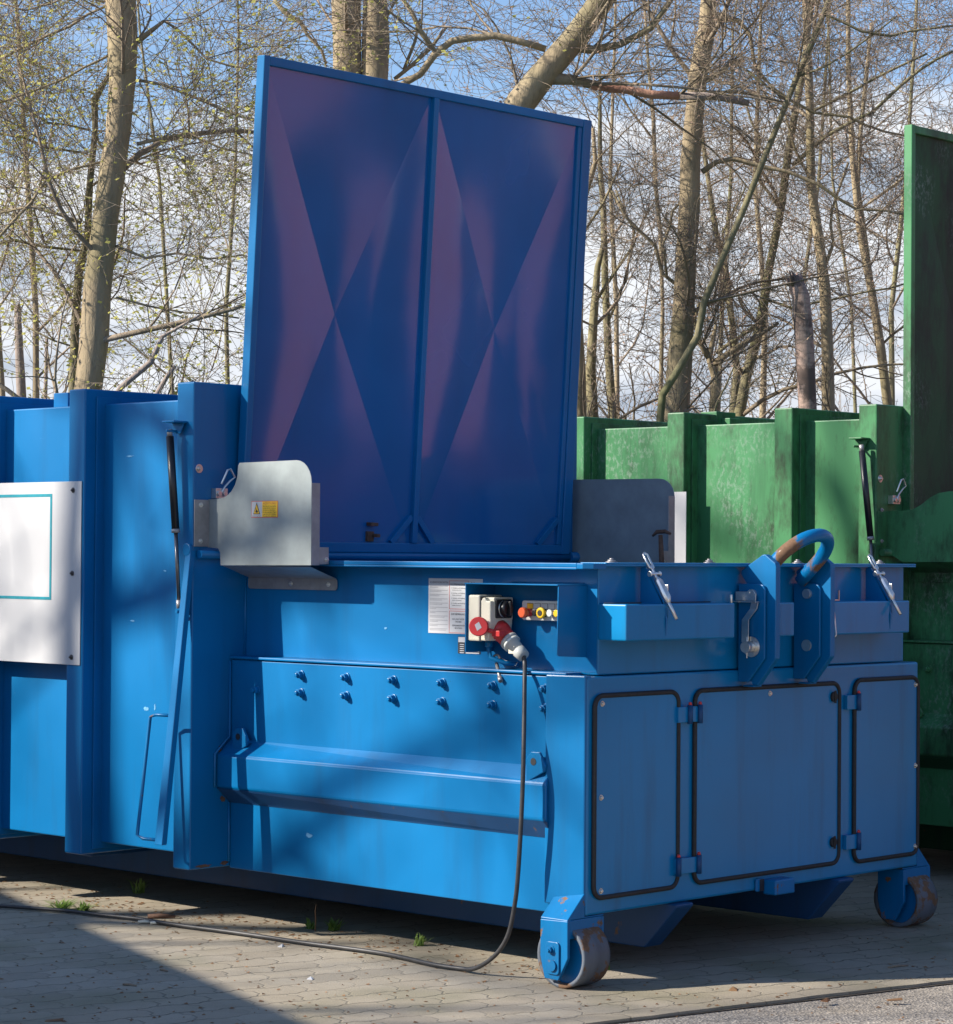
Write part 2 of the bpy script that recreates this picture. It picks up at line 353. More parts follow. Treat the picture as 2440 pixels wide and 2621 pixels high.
# ------------------------------------------------------------------ the press container
def compactor(off, blue=True, full=True):
    if blue:
        root = empty('waste_compactor', (1.1, 1.0, 0), 'large blue steel waste press container, its hopper lid standing open', 'waste compactor')
        P, PL, PE, PR, PRR, PD = M_blue, M_blue_lid, M_blue_end, M_blue_rust, M_blue_rusty, M_dark
    else:
        root = empty('waste_compactor', (1.1 + off[0], 1.0 + off[1], 0), 'weathered green steel waste press container standing behind the blue one', 'waste compactor')
        P, PL, PE, PR, PRR, PD = M_green, M_green_lid, M_green, M_green_rust, M_green_rust, M_green_dark
    O = (1.1, 1.0, 0)
    def put(name, mb, mat, parent=None, bev=0., label=None):
        o = mb.build(name, mat, parent or root, bev, O)
        if label: o['label'] = label
        return o
    ribs = [(1.997, 2.106), (2.736, 2.851), (3.468, 3.58), (4.2, 4.31), (4.95, 5.06), (5.7, 5.81), (6.4, 6.5)] if blue else \
           [(1.997, 2.106), (2.515, 2.63), (3.224, 3.341), (3.93, 4.05), (4.7, 4.81), (5.5, 5.61), (6.4, 6.5)]
    # storage body between the ribs
    body = MB().box(-.12, 2.10, 2.107, 6.45, .318, 2.254)
    if not blue: pass
    b = put('container_body', body, P, bev=.006)
    for i, (y0, y1) in enumerate(ribs):
        rb = MB().box(-.225, 2.225, y0, y1, .269, 2.318)
        r = put('rib', rb, P, bev=.007)
        if i: put('weld_strip', MB().box(-.165, 2.14, y0 - .010, y0 - .0005, .29, 2.285), P, r, .002)
    lugs = put('roof_lug', MB().box(.05, .22, 3.22, 3.33, 2.24, 2.335).box(.09, .18, 3.16, 3.219, 2.24, 2.30), P, bev=.004)
    # press head, lower part
    lo = MB().box(.0, 2.2, .0, 1.9965, .264, 1.150)
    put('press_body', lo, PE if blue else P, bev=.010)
    sp = MB().box(-.0045, 0.02, .176, 1.996, .262, 1.146)
    put('side_panel', sp, P, bev=.004)
    put('corner_post', MB().prism([(-.006, .003), (.03, .003), (.03, .1755), (-.034, .1755)], 'Z', .300, 1.1535), P, bev=.005)
    fl = MB().box(-.016, .0755, .09, 1.9962, 1.1505, 1.162)
    put('ledge', fl, P, bev=.004)
    # hexagonal side beam
    prof = [(0.0, .812), (-.082, .745), (-.082, .612), (0.0, .542)]
    bm = MB(); n = 4
    vs = [(x, 1.9965, z) for x, z in prof] + [(x * .62, .176 + x * .3, z) for x, z in prof]
    bm.add(vs, [(0, 1, 2, 3), (7, 6, 5, 4), (0, 4, 5, 1), (1, 5, 6, 2), (2, 6, 7, 3), (3, 7, 4, 0)])
    beam = put('side_beam', bm, P if blue else PE, bev=.007)
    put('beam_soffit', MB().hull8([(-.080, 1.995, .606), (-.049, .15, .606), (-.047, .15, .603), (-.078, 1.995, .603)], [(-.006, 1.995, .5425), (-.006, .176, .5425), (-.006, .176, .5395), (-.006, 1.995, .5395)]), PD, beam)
    for yy in (.215, 1.893):
        s_ = 1 if yy < 1 else -1
        pts = [(yy + .045, .745), (yy + .045, .835), (yy + .02, .862), (yy - .02, .862), (yy - .052, .812), (yy - .045, .79)]
        lg = MB().prism(pts, 'X', -.046, -.032)
        hole = MB().cyl((-.0465, yy + .008, .825), (-.0475, yy + .008, .825), .014, 14)
        lo_ = put('lifting_lug', lg, P, bev=.003)
        put('lug_hole', hole, M_ink if blue else PD, lo_)
        put('lug_gusset', MB().hull8([(-.032, yy - .045, .80), (-.032, yy - .035, .81), (-.032, yy + .045, .75), (-.032, yy + .035, .742)], [(.0, yy - .045, .80), (.0, yy - .035, .81), (.0, yy + .045, .75), (.0, yy + .035, .742)]), P, lo_)
    # weld joint where head meets the front rib, drip of rust at the foot
    put('weld_seam', MB().tube([(-.010, 1.994, .29), (-.012, 1.994, .54)], .006, 6).tube([(-.094, 1.993, .61), (-.094, 1.993, .75), (-.012, 1.993, .82), (-.012, 1.994, 1.14)], .006, 6).tube([(.07, 1.994, 1.16), (.07, 1.994, 1.54)], .005, 6), P)
    if blue:
        rs = random.Random(21)
        def patch(cx, cz, w_, h_, plane, val, mat, name):
            pts = []
            for k in range(14):
                a = 2 * math.pi * k / 14; q = rs.uniform(.55, 1.0); pts.append((cx + w_ * q * math.cos(a), cz + h_ * q * math.sin(a)))
            put(name, MB().prism(pts, plane, val, val - .0006), mat)
        patch(-.062, .765, .010, .026, 'Y', 1.9964, M_rust, 'rust_patch'); patch(-.045, .556, .018, .016, 'Y', 1.9964, M_rust, 'rust_patch')
        patch(-.150, .281, .060, .008, 'Y', 1.9964, M_rust, 'rust_patch'); patch(-.035, .285, .025, .010, 'Y', 1.9964, M_rust, 'rust_patch')
        patch(1.50, .44, .022, .012, 'X', -.0052, M_chip, 'paint_chip'); patch(1.14, 1.30, .010, .006, 'X', .0729, M_chip, 'paint_chip')
        for (y, z, w_, h_) in ((2.42, .92, .02, .010), (2.36, .93, .006, .018), (2.52, 1.30, .020, .004), (2.55, 2.02, .03, .004), (2.30, 1.52, .012, .004)): patch(y, z, w_, h_, 'X', -.1206, M_chip, 'paint_chip')
    # bolts
    for k in range(7):
        for z in (1.098, 1.024):
            if k == 6 and z > 1.05: continue
            y = .197 + .2713 * k; m = MB()
            m.cyl((-.0045, y, z), (-.011, y, z), .019, 14); m.tube([(-.011, y, z), (-.030, y, z)], .0155, 6); m.tube([(-.030, y, z), (-.042, y, z)], .009, 8)
            put('bolt', m, P, bev=.0015)
    # upper part of the press head: deck, walls, rim
    up = MB().box(.076, 2.105, .014, .52, 1.153, 1.566).box(.076, .10, .52, 1.996, 1.153, 1.566).box(2.08, 2.105, .52, 1.996, 1.153, 1.566).box(.10, 2.08, .52, 1.996, 1.153, 1.17)
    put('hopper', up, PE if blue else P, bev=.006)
    put('hopper_side_sheet', MB().box(.0735, .0755, .016, 1.995, 1.163, 1.547), P)
    rim = MB().box(-.030, .092, .03, 1.93, 1.5475, 1.5555).box(-.030, -.022, .03, 1.93, 1.5555, 1.5715).box(-.022, .074, .03, 1.93, 1.5665, 1.5715)
    rim.prism([(-.030, .03), (-.030, .0), (.0, -.03), (.072, -.03), (.072, .03)], 'Z', 1.5495, 1.5705)
    put('rim', rim, P, bev=.003)
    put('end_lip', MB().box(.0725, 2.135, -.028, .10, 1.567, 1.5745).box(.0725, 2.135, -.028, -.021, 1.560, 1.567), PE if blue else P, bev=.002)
    for X in (.159, .752, 1.338, 1.929, -.0):
        if X == 0: continue
        m = MB(); bolt(m, (X, .02, 1.5745), '+Z', .016, .010); put('deck_bolt', m, M_galvd)
    # runners under everything
    for x0 in (.50, 1.575):
        m = MB().prism([(6.4, .08), (6.4, .2635), (-.0 + .02, .2635), (-.03, .262), (-.03, .25), (.13, .08)], 'X', x0, x0 + .105)
        put('runner', m, PD, bev=.006)
    for yy in (2.42, 3.1, 4.0, 5.2): put('cross_member', MB().box(.12, 2.0, yy, yy + .09, .20, .317), PD, bev=.004)
    # castors
    for sgn in (0, 1):
        mx_ = (lambda x: x) if sgn == 0 else (lambda x: 2.2 - x)
        m = MB(); xo, xi = mx_(-.1), mx_(-.085)
        poly = [(.134, .252), (0, .256), (-.001, .118), (.045, .034), (.112, .036), (.134, .118)]
        m.prism(poly, 'X', xo, xi); m.prism(poly, 'X', mx_(.092), mx_(.107))
        m.box(mx_(-.0849), mx_(.0919), .001, .014, .188, .257)
        m.hull8([(mx_(0), .134, .352), (mx_(0), .002, .352), (mx_(0), .002, .338), (mx_(0), .134, .338)], [(mx_(-.099), .134, .258), (mx_(-.099), .002, .258), (mx_(-.091), .002, .244), (mx_(-.091), .134, .244)])
        m.prism([(mx_(-.001), .345), (mx_(-.093), .258), (mx_(.107), .2575), (mx_(.107), .263), (mx_(-.001), .263)], 'Y', .0015, .009)
        br = put('castor_bracket', m, PR, bev=.004)
        wc = (.058, .118)
        wh = MB()
        ring = [(.1165, -.070), (.118, -.060), (.118, .066), (.1165, .076), (.100, .076), (.100, .0), (.10, -.060), (.104, -.070)]
        K = 40
        vs = []; fs = []
        for k in range(K):
            a = 2 * math.pi * k / K
            for rr, xx in ring: vs.append((mx_(xx), wc[0] + rr * math.cos(a), wc[1] + rr * math.sin(a)))
        nr = len(ring)
        for k in range(K):
            for q in range(nr): fs.append((k * nr + q, k * nr + (q + 1) % nr, ((k + 1) % K) * nr + (q + 1) % nr, ((k + 1) % K) * nr + q))
        wh.add(vs, fs, True)
        we = put('wheel', wh, M_tread if blue else PD)
        put('wheel_disc', MB().cyl((mx_(-.045), wc[0], wc[1]), (mx_(.05), wc[0], wc[1]), .1005, 32), PR if blue else PD, we)
        ap = MB().prism(rrect(.035, .10, .055, .175, .014, 4), 'X', mx_(-.1002), mx_(-.108))
        a_ = put('axle_plate', ap, PR, br, .002)
        m = MB(); d_ = '-X' if sgn == 0 else '+X'
        bolt(m, (mx_(-.108), .072, .145), d_, .012, .016); m.tube([(mx_(-.108), .066, .088), (mx_(-.116), .066, .088)], .021, 18)
        put('axle_nut', m, PR, br)
    # ------ lid, standing up
    B0 = Vector((0, 1.958 if blue else 1.951, 1.605)); UP = Vector((0, -.0594, .9982)) if blue else Vector((0, 0, 1)); NB = Vector((0, .9982, .0594)) if blue else Vector((0, 1, 0))
    def LP(x, s_, d): return Vector((x, 0, 0)) + B0 + UP * s_ + NB * d
    def lbox(mb, x0, x1, s0, s1, d0, d1):
        vs = [LP(x0, s0, d0), LP(x1, s0, d0), LP(x1, s0, d1), LP(x0, s0, d1), LP(x0, s1, d0), LP(x1, s1, d0), LP(x1, s1, d1), LP(x0, s1, d1)]
        mb.add(vs, [(0, 3, 2, 1), (4, 5, 6, 7), (0, 1, 5, 4), (1, 2, 6, 5), (2, 3, 7, 6), (3, 0, 4, 7)])
    LX0, LX1, LH = .008, 2.128, 2.108
    pan = MB()
    for x0, x1, amp in ((LX0 + .03, 1.04, .040), (1.06, LX1 - .05, .038)):
        s0, s1 = .02, LH - .03
        cc = ((x0 + x1) / 2, (s0 + s1) / 2); G = 8
        rect = [(x0, s0), (x1, s0), (x1, s1), (x0, s1)]
        for i in range(4):   # cross-broken sheet: four shallow facets meeting in the middle
            a, b2 = rect[i], rect[(i + 1) % 4]; va = []; fa = []
            for r_ in range(G + 1):
                for q in range(G + 1):
                    t = r_ / G; u = q / G
                    px = cc[0] + ((a[0] * (1 - u) + b2[0] * u) - cc[0]) * t; ps = cc[1] + ((a[1] * (1 - u) + b2[1] * u) - cc[1]) * t
                    va.append(LP(px, ps, .017 + amp * (1 - t) - .004 * math.sin(math.pi * t) * math.sin(math.pi * u) * (1 if i % 2 else -1) * min(1, 3 * t)))
            for r_ in range(G):
                for q in range(G):
                    k = r_ * (G + 1) + q
                    fa.append((k, k + 1, k + G + 2, k + G + 1))
            pan.add(va, fa, True)

    fr = MB()
    lbox(fr, LX0, LX0 + .034, 0, LH, 0, .048); lbox(fr, LX0 + .0341, LX1 - .0601, LH - .040, LH - .001, .0005, .0475); lbox(fr, LX0 + .0341, LX1 - .0601, 0.001, .045, .0005, .0475)
    lbox(fr, LX1 - .060, LX1, 0, LH, -.001, .048)
    lid = put('lid', fr, P, bev=.004)
    put('lid_panel', pan, PL, lid)
    fr = MB(); lbox(fr, 1.036, 1.068, .0452, LH - .0402, -.006, .050); lbox(fr, LX1 - .088, LX1 - .0605, .0452, LH - .0402, .006, .036)
    put('lid_rib', fr, P, lid, .004)
    def diag(x0, s0, x1, s1, w_):
        br = MB()
        dx, ds = x1 - x0, s1 - s0; l_ = math.hypot(dx, ds); nx, ns = -ds / l_ * w_, dx / l_ * w_
        q = [(x0 - nx, s0 - ns), (x1 - nx, s1 - ns), (x1 + nx, s1 + ns), (x0 + nx, s0 + ns)]
        br.hull8([LP(a, b_, .001) for a, b_ in q], [LP(a, b_, .033) for a, b_ in q]); put('lid_brace', br, P, lid, .002)
    diag(1.034, .165, .91, .046, .014); diag(1.070, .165, 1.18, .046, .014); diag(2.036, .17, 1.90, .046, .014)
    ct = MB(); lbox(ct, .76, .80, .05, .095, .005, .03); lbox(ct, .765, .81, .12, .135, -.01, .03); lbox(ct, .79, .815, .07, .085, -.02, .03)
    put('lid_catch', ct, M_rust, lid, .002)
    hz = MB().tube([(-.205, 1.976, 1.592), (2.27, 1.976, 1.592)], .018, 14).tube([(2.14, 1.972, 1.592), (2.265, 1.972, 1.592)], .026, 14)
    put('hinge_tube', hz, P)
    # ------ guards beside the lid
    gm = M_galv if blue else P
    GX = -.14
    if blue:
        out = [(1.997, 1.622), (1.997, 1.825), (1.93, 1.828)] + [(1.928 - .118 * math.sin(math.radians(t)), 1.946 - .118 * math.cos(math.radians(t))) for t in range(10, 91, 10)] + [(1.808, 1.965), (1.80, 1.975)] + \
              [(1.45 - 0, 1.979)] + [(1.45 - .092 * math.sin(math.radians(t)), 1.887 + .092 * math.cos(math.radians(t))) for t in range(15, 91, 15)] + [(1.357, 1.552), (1.914, 1.547), (1.918, 1.60), (1.93, 1.618)]
    else:
        out = [(1.997, 1.60), (1.997, 1.796), (1.90, 1.797), (1.838, 1.803), (1.79, 1.825), (1.74, 1.858), (1.69, 1.880), (1.63, 1.888), (1.15, 1.888), (1.07, 1.865), (1.05, 1.81), (1.05, 1.552), (1.90, 1.547)]
    out_far = [(2.035, 1.552), (2.035, 1.972), (1.45, 1.968)] + [(1.45 - .092 * math.sin(math.radians(t)), 1.876 + .092 * math.cos(math.radians(t))) for t in range(15, 91, 15)] + [(1.357, 1.552)]
    for far in (0, 1):
        fx = (lambda x: x) if not far else (lambda x: 2.055 - x)
        g = put('lid_guard', MB().prism(out_far if far and blue else out, 'X', fx(GX), fx(GX + .003)), gm if not far else (M_galv if blue else P))
        s_ = 1 if not far else -1
        f = MB().box(fx(GX - .08), fx(GX + .0), 1.990, 1.9945, 1.625, 1.822 if blue else 1.794)
        put('guard_flange', f, M_galvd if blue else P, g, .001)
        y1_ = out[-5][0] if not blue else 1.357
        ye = 1.3569 if blue else 1.0499
        f = MB().box(fx(GX + .0031), fx(GX + .047), ye, ye + .003, 1.552, 1.885).box(fx(GX + .0471), fx(GX + .098), ye, ye + .003, 1.556, 1.625)
        put('guard_flange', f, M_galvd if blue else P, g, .001)
        f = MB().hull8([(fx(GX), 1.90, 1.546), (fx(GX), 1.36, 1.546), (fx(GX + .003), 1.36, 1.544), (fx(GX + .003), 1.90, 1.544)], [(fx(.066), 1.965, 1.497), (fx(.066), 1.425, 1.497), (fx(.066), 1.425, 1.494), (fx(.066), 1.965, 1.494)])
        if not far or not blue:
            f.prism(rrect(1.42, 1.972, 1.448, 1.4975, .015, 4), 'X', fx(.0645), fx(.0685))
            put('guard_skirt', f, M_galvd if blue else P, g, .001)
        for (X, Y, Z, ax) in ((GX - .047, 1.990, 1.80, '-Y'), (GX - .047, 1.990, 1.648, '-Y'), (.0645, 1.70, 1.472, '-X'), (.0645, 1.47, 1.472, '-X'), (GX + .085, ye, 1.575, '-Y'), ):
            if far and blue and ax == '-X': continue
            m = MB(); ax2 = ax if not far else ax.replace('-X', '+X'); bolt(m, (fx(X), Y, Z), ax2, .007, .006); put('guard_bolt', m, M_zinc if blue else M_galvd, g)
    if blue:
        # yellow warning sticker
        a = at(0 + 1325 * .48622, 900 + 787 * .48622, 'X', GX - .001); b_ = at(1463 * .48622, 900 + 873 * .48622, 'X', GX - .001)
        Y0, Y1, Z1, Z0 = a.y, b_.y, a.z, b_.z
        lb = put('warning_sticker', MB().box(GX - .0012, GX - .0004, Y1, Y0, Z0, Z1), M_redink)
        ymid = Y0 - (Y0 - Y1) * .41; e = .0025
        put('sticker_field', MB().box(GX - .0018, GX - .0013, ymid, Y0 - e, Z0 + e, Z1 - e), M_white, lb)
        put('sticker_field', MB().box(GX - .0018, GX - .0013, Y1 + e, ymid - .0005, Z0 + e, Z1 - e), M_yel, lb)
        yc = (ymid + Y0) / 2; t_ = MB().prism([(yc + .021, Z0 + .014), (yc - .021, Z0 + .014), (yc, Z1 - .006)], 'X', GX - .0024, GX - .0019)
        tr = put('warning_triangle', t_, M_ink, lb)
        t_ = MB().prism([(yc + .0165, Z0 + .017), (yc - .0165, Z0 + .017), (yc, Z1 - .014)], 'X', GX - .0030, GX - .0025)
        put('triangle_field', t_, M_yel, lb)
        t_ = MB().prism([(yc + .009, Z0 + .022), (yc - .006, Z0 + .019), (yc - .009, Z0 + .028), (yc - .002, Z0 + .030), (yc + .004, Z0 + .040), (yc + .005, Z0 + .026)], 'X', GX - .0036, GX - .0031)
        put('hand_symbol', t_, M_ink, lb)
        tx = text_obj('ACHTUNG!', 't', .0125, M_redink, lb, (GX - .0022, ymid - .004, Z1 - .014), (0, -1, 0), (0, 0, 1), (ymid - Y1) - .010)
        put('printed_text', tx, M_redink, lb)
        lines = ['Warnung vor Quetschgefahr', 'an den Händen zwischen', 'Deckel und Behälter.', 'Bei Bewegungen Finger', 'weg von der Klappe', 'halten']
        mbt = MB()
        for i, t in enumerate(lines):
            q = text_obj(t, 't', .0062, M_ink, lb, (GX - .0022, ymid - .004, Z1 - .0235 - i * .0082), (0, -1, 0), (0, 0, 1), (ymid - Y1) - .012 - (i % 3) * .003)
            mbt.add(q.v, q.f)
        mbt.add(*[(lambda q: (q.v, q.f))(text_obj('Quetschgefahr', 't', .006, M_ink, lb, (GX - .0022, Y0 - .006, Z0 + .005), (0, -1, 0), (0, 0, 1), (Y0 - ymid) - .014))][0])
        put('small_print', mbt, M_ink, lb)
    # chrome latch on the front rib, eye bolt
    m = MB(); bolt(m, (-.193, 1.997, 1.953), '-Y', .013, .008); put('rib_bolt', m, M_zinc)
    m = MB().tube([(-.10, 1.96, 1.89), (-.075, 1.95, 1.95), (-.06, 1.95, 1.955), (-.035, 1.95, 1.92), (-.055, 1.955, 1.905), (-.08, 1.96, 1.88), (-.10, 1.96, 1.85)], .005, 8)
    m.box(-.125, -.06, 1.965, 1.996, 1.83, 1.872).cyl((-.11, 1.965, 1.85), (-.11, 1.955, 1.85), .012, 10).cyl((-.08, 1.965, 1.85), (-.08, 1.955, 1.85), .012, 10)
    put('rib_latch', m, M_zinc, bev=.002)
    # gas strut
    if blue:
        st0, st1, st2, st3 = (-.275, 2.092, 2.10), (-.262, 2.062, 1.69), (-.255, 2.045, 1.40), (-.254, 2.043, 1.365)
    else:
        st0, st1, st2, st3 = (-.275, 2.052, 2.10), (-.262, 2.005, 1.66), (-.255, 1.99, 1.42), (-.254, 1.988, 1.39)
    V = Vector; a, b_, c_, d_ = V(st0), V(st1), V(st2), V(st3)
    g = put('gas_strut', MB().tube([a - (a - b_) * .03, b_], .0165, 14), M_black)
    put('strut_rod', MB().tube([b_, c_], .0085, 10), M_rod, g)
    put('strut_end', MB().tube([a + (a - b_) * .04, a - (a - b_) * .03], .012, 12).tube([c_, d_], .012, 12).tube([b_ + (a - b_) * .02, b_ - (a - b_) * .02], .018, 14), M_galvd, g)
    put('strut_bracket', MB().box(-.300, -.226, 2.035, 2.115, 2.145, 2.153).prism([(2.115, 2.145), (2.035, 2.145), (2.06, 2.10), (2.10, 2.10)], 'X', -.246, -.240).cyl((-.30, 2.085, 2.11), (-.24, 2.085, 2.11), .006, 8), P, bev=.002)
    m = MB(); m.cyl((-.226, 2.045, 1.352), (-.27, 2.045, 1.352), .008, 10); put('strut_pin', m, P)
    # locking lever swinging out from its pivot, with rod handle
    def lv(t): return Vector((-.240 - .150 * t, 1.990 - .012 * t, 1.61 - 1.222 * t))
    m = MB(); seg = 8; wtop, wbot = .034, .048
    A = []; Bq = []
    for k in range(seg + 1):
        t = k / seg; p = lv(t); wd = wtop + (wbot - wtop) * t
        A.append((p.x, p.y + wd, p.z)); A.append((p.x, p.y, p.z)); Bq.append((p.x + .028, p.y + wd, p.z)); Bq.append((p.x + .028, p.y, p.z))
    vs = []; fs = []
    for k in range(seg + 1): vs += [A[2 * k], A[2 * k + 1], Bq[2 * k + 1], Bq[2 * k]]
    for k in range(seg):
        for q in range(4): fs.append((4 * k + q, 4 * k + (q + 1) % 4, 4 * k + 4 + (q + 1) % 4, 4 * k + 4 + q))
    fs += [(3, 2, 1, 0), (4 * seg, 4 * seg + 1, 4 * seg + 2, 4 * seg + 3)]
    m.add(vs, fs); m.cyl((-.244, 2.016, 1.612), (-.227, 2.016, 1.612), .027, 16)
    lvr = put('locking_lever', m, P, bev=.003)
    h0 = lv(.565) + Vector((.01, .040, 0)); h1 = lv(.985) + Vector((.01, .045, 0)); o_ = Vector((-.012, .115, 0))
    put('lever_handle', MB().tube([h0, h0 + o_ * .7, h0 + o_ + Vector((0, 0, -.012)), (h0 + h1) / 2 + o_, h1 + o_ + Vector((0, 0, .012)), h1 + o_ * .7, h1], .0075, 10), PR, lvr)
    # white board on the side
    if blue:
        bd = put('info_board', MB().box(-.2305, -.2265, 2.748, 4.25, 1.10, 1.910), M_white, bev=.001)
        t = .013; f = MB()
        y0, y1, z0, z1 = 2.958, 4.04, 1.384, 1.857
        f.box(-.232, -.2307, y0, y1, z1 - t, z1).box(-.232, -.2307, y0, y1, z0, z0 + t).box(-.232, -.2307, y0, y0 + t, z0 + t, z1 - t).box(-.232, -.2307, y1 - t, y1, z0 + t, z1 - t)
        put('printed_frame', f, M_teal, bd)
        for y in (2.806, 3.50, 4.19):
            for z in (1.871, 1.504, 1.134):
                m = MB(); bolt(m, (-.2305, y, z), '-X', .008, .007); put('board_bolt', m, M_rod, bd)
        put('board_rail', MB().box(-.2262, -.13, 2.87, 4.2, 1.105, 1.16), P)
    else:
        pt = at(1740, 1259, 'X', 3.395)
        zt = pt.z / 1.022
        bd = put('info_board', MB().box(-.2305, -.2265, 3.203, 4.7, zt - .81, zt), M_white, bev=.001)
    # ------ end face: doors with black gaskets
    # (end doors)
    def gasket(name, x0, x1, z0, z1, screws, knobs):
        r = .045; dp = put(name, MB().prism(rrect(x0 + .004, x1 - .004, z0 + .004, z1 - .004, r - .004), 'Y', -.0005, -.0075), PE, bev=.0015)
        pts = rrect(x0, x1, z0, z1, r, 8); loop = [(a, -.008, b) for a, b in pts]; loop.append(loop[0]); loop.append(loop[1])
        put('gasket', MB().tube(loop, .0092, 8, cap=False), M_rubber, dp)
        for (x, z, s) in screws:
            m = MB(); m.cyl((x, -.0075, z), (x, -.009, z), .011, 14); m.tube([(x, -.009, z), (x, -.016, z)], [.008, .006], 12); put('door_screw', m, M_zinc, dp)
        for (x, z) in knobs:
            put('lock_cap', MB().cyl((x, -.0075, z), (x, -.018, z), .020, 18).box(x - .006, x + .006, -.0215, -.018, z - .026, z + .026), M_rubber, dp)
        return dp
    if full:
        gasket('service_door', .036, .530, .327, 1.078, [(.079, 1.048, 1), (.075, .699, 1), (.077, .352, 1)], [])
        gasket('service_door', .633, 1.597, .330, 1.077, [(1.117, 1.050, 1)], [(1.554, 1.021), (1.554, .418)])
        gasket('service_door', 1.708, 2.184, .322, 1.084, [(2.164, 1.052, 1), (2.166, .702, 1), (2.166, .352, 1)], [])
        for (x0, x1, zc, caps) in ((.518, .650, .988, (.583, .645)), (.513, .650, .405, (.518, .643)), (1.640, 1.722, .994, (1.715,)), (1.638, 1.725, .410, (1.720,))):
            h_ = put('door_hinge', MB().box(x0, x1, -.020, -.001, zc - .030, zc + .030), PE, bev=.002)
            for cx in caps: put('hinge_knuckle', MB().tube([(cx, -.024, zc - .036), (cx, -.024, zc + .036)], .011, 10), M_dark, h_)
            for cx in caps: put('grease_cap', MB().tube([(cx, -.024, zc + .037), (cx, -.024, zc + .048)], [.008, .005], 10), M_redcap, h_)
        put('towing_block', MB().box(1.086, 1.216, -.065, -.001, .246, .306).box(1.03, 1.085, -.012, -.001, .26, .312), PR, bev=.006)
        put('slot', MB().box(1.050, 1.078, -.0135, -.0121, .262, .309), M_ink)
        # front rail across the hopper
        for (xa, xb) in ((.078, .735), (.998, 1.125), (1.3655, 1.945)): put('front_rail', MB().box(xa, xb, -.122, .0135, 1.284, 1.420), PE, bev=.006)
        put('rail_seam', MB().tube([(.09, -.004, 1.4215), (.73, -.004, 1.4215)], .003, 6), M_joint)
        # hook bracket: two plate packs and the arched bar
        bk = None
        for X in (.915, 1.285):
            hb = MB(); poly = [(0, 1.103), (0, 1.493), (-.105, 1.493), (-.122, 1.487), (-.130, 1.472), (-.130, 1.20), (-.050, 1.104)]
            hb.prism(poly, 'X', X, X + .012)
            if bk is None: bk = put('hook_bracket', hb, P, bev=.003)
            else: put('bracket_plate', hb, P, bk, bev=.003)
            put('bracket_plate', MB().prism(poly, 'X', X + .052, X + .064), P, bk, bev=.003)
        for X in (.915, 1.285):
            hb = MB()
            poly = [(-.03, 1.16), (-.03, 1.49), (.002, 1.532), (.0, 1.545), (-.105, 1.608), (-.118, 1.610), (-.168, 1.575), (-.172, 1.560), (-.172, 1.20), (-.085, 1.092), (-.06, 1.092)]
            hb.prism(poly, 'X', X + .0165, X + .0475)
            hb.box(X + .005, X + .06, -.075, -.02, 1.085, 1.0915)
            put('hook_plate', hb, P, bk, .004)
        # arched bar
        c0 = Vector((.985, -.045, 1.500)); c1 = Vector((1.268, -.045, 1.500)); up_ = Vector((0, -.72, .70)).normalized()
        pts = []; hw = (c1.x - c0.x) / 2; mid = (c0 + c1) / 2
        leg = .128
        pts.append(c0); pts.append(c0 + up_ * leg * .5); 
        for k in range(0, 17):
            th = math.pi - math.pi * k / 16; pts.append(mid + up_ * (leg + (hw * 1.0) * math.sin(th)) + Vector((hw * math.cos(th), 0, 0)))
        pts.append(c1 + up_ * leg * .5); pts.append(c1)
        put('hook_bar', MB().tube(pts, .027, 18), PRR, bk)
        for X, big in ((.915, 1), (1.285, 0)):
            put('pin', MB().cyl((X - .012, -.070, 1.452), (X + .075, -.070, 1.452), .020, 20), M_zinc, bk, .001)
            m = MB()
            if big: m.cyl((X - .001, -.068, 1.244), (X - .006, -.068, 1.244), .041, 24); m.cyl((X - .006, -.068, 1.244), (X - .045, -.068, 1.244), .023, 20); m.tube([(X - .032, -.068, 1.20), (X - .032, -.068, 1.285)], .003, 6)
            else: m.cyl((X - .004, -.066, 1.242), (X + .07, -.066, 1.242), .024, 20)
            put('pin', m, M_zinc, bk, .001)
        m = MB()
        m.box(.900, .912, -.066, .003, 1.426, 1.462).box(.885, .912, -.108, -.002, 1.4195, 1.4245).box(.897, .899, -.10, -.066, 1.426, 1.455)
        m.box(.885, .90, -.002, .012, 1.420, 1.4245).cyl((.86, -.006, 1.405), (.86, -.006, 1.450), .006, 8)
        # cranked keeper strap
        for (p, q) in (((.905, -.088, 1.419), (.905, -.082, 1.395)), ((.905, -.082, 1.395), (.900, -.045, 1.350)), ((.900, -.045, 1.350), (.900, -.045, 1.262))):
            m.hull8([(p[0], p[1] - .017, p[2]), (p[0], p[1] + .017, p[2]), (p[0] + .005, p[1] + .017, p[2]), (p[0] + .005, p[1] - .017, p[2])], [(q[0], q[1] - .017, q[2]), (q[0], q[1] + .017, q[2]), (q[0] + .005, q[1] + .017, q[2]), (q[0] + .005, q[1] - .017, q[2])])
        put('keeper_strap', m, M_zinc, bk, .001)
        m = MB().box(1.352, 1.425, -.128, -.123, 1.424, 1.4285).box(1.420, 1.425, -.128, -.123, 1.4286, 1.466)
        m.tube([(1.352, -.128, 1.395), (1.385, -.128, 1.385), (1.402, -.128, 1.285), (1.392, -.128, 1.275)], .0045, 6)
        put('keeper_strap', m, M_zinc, bk)
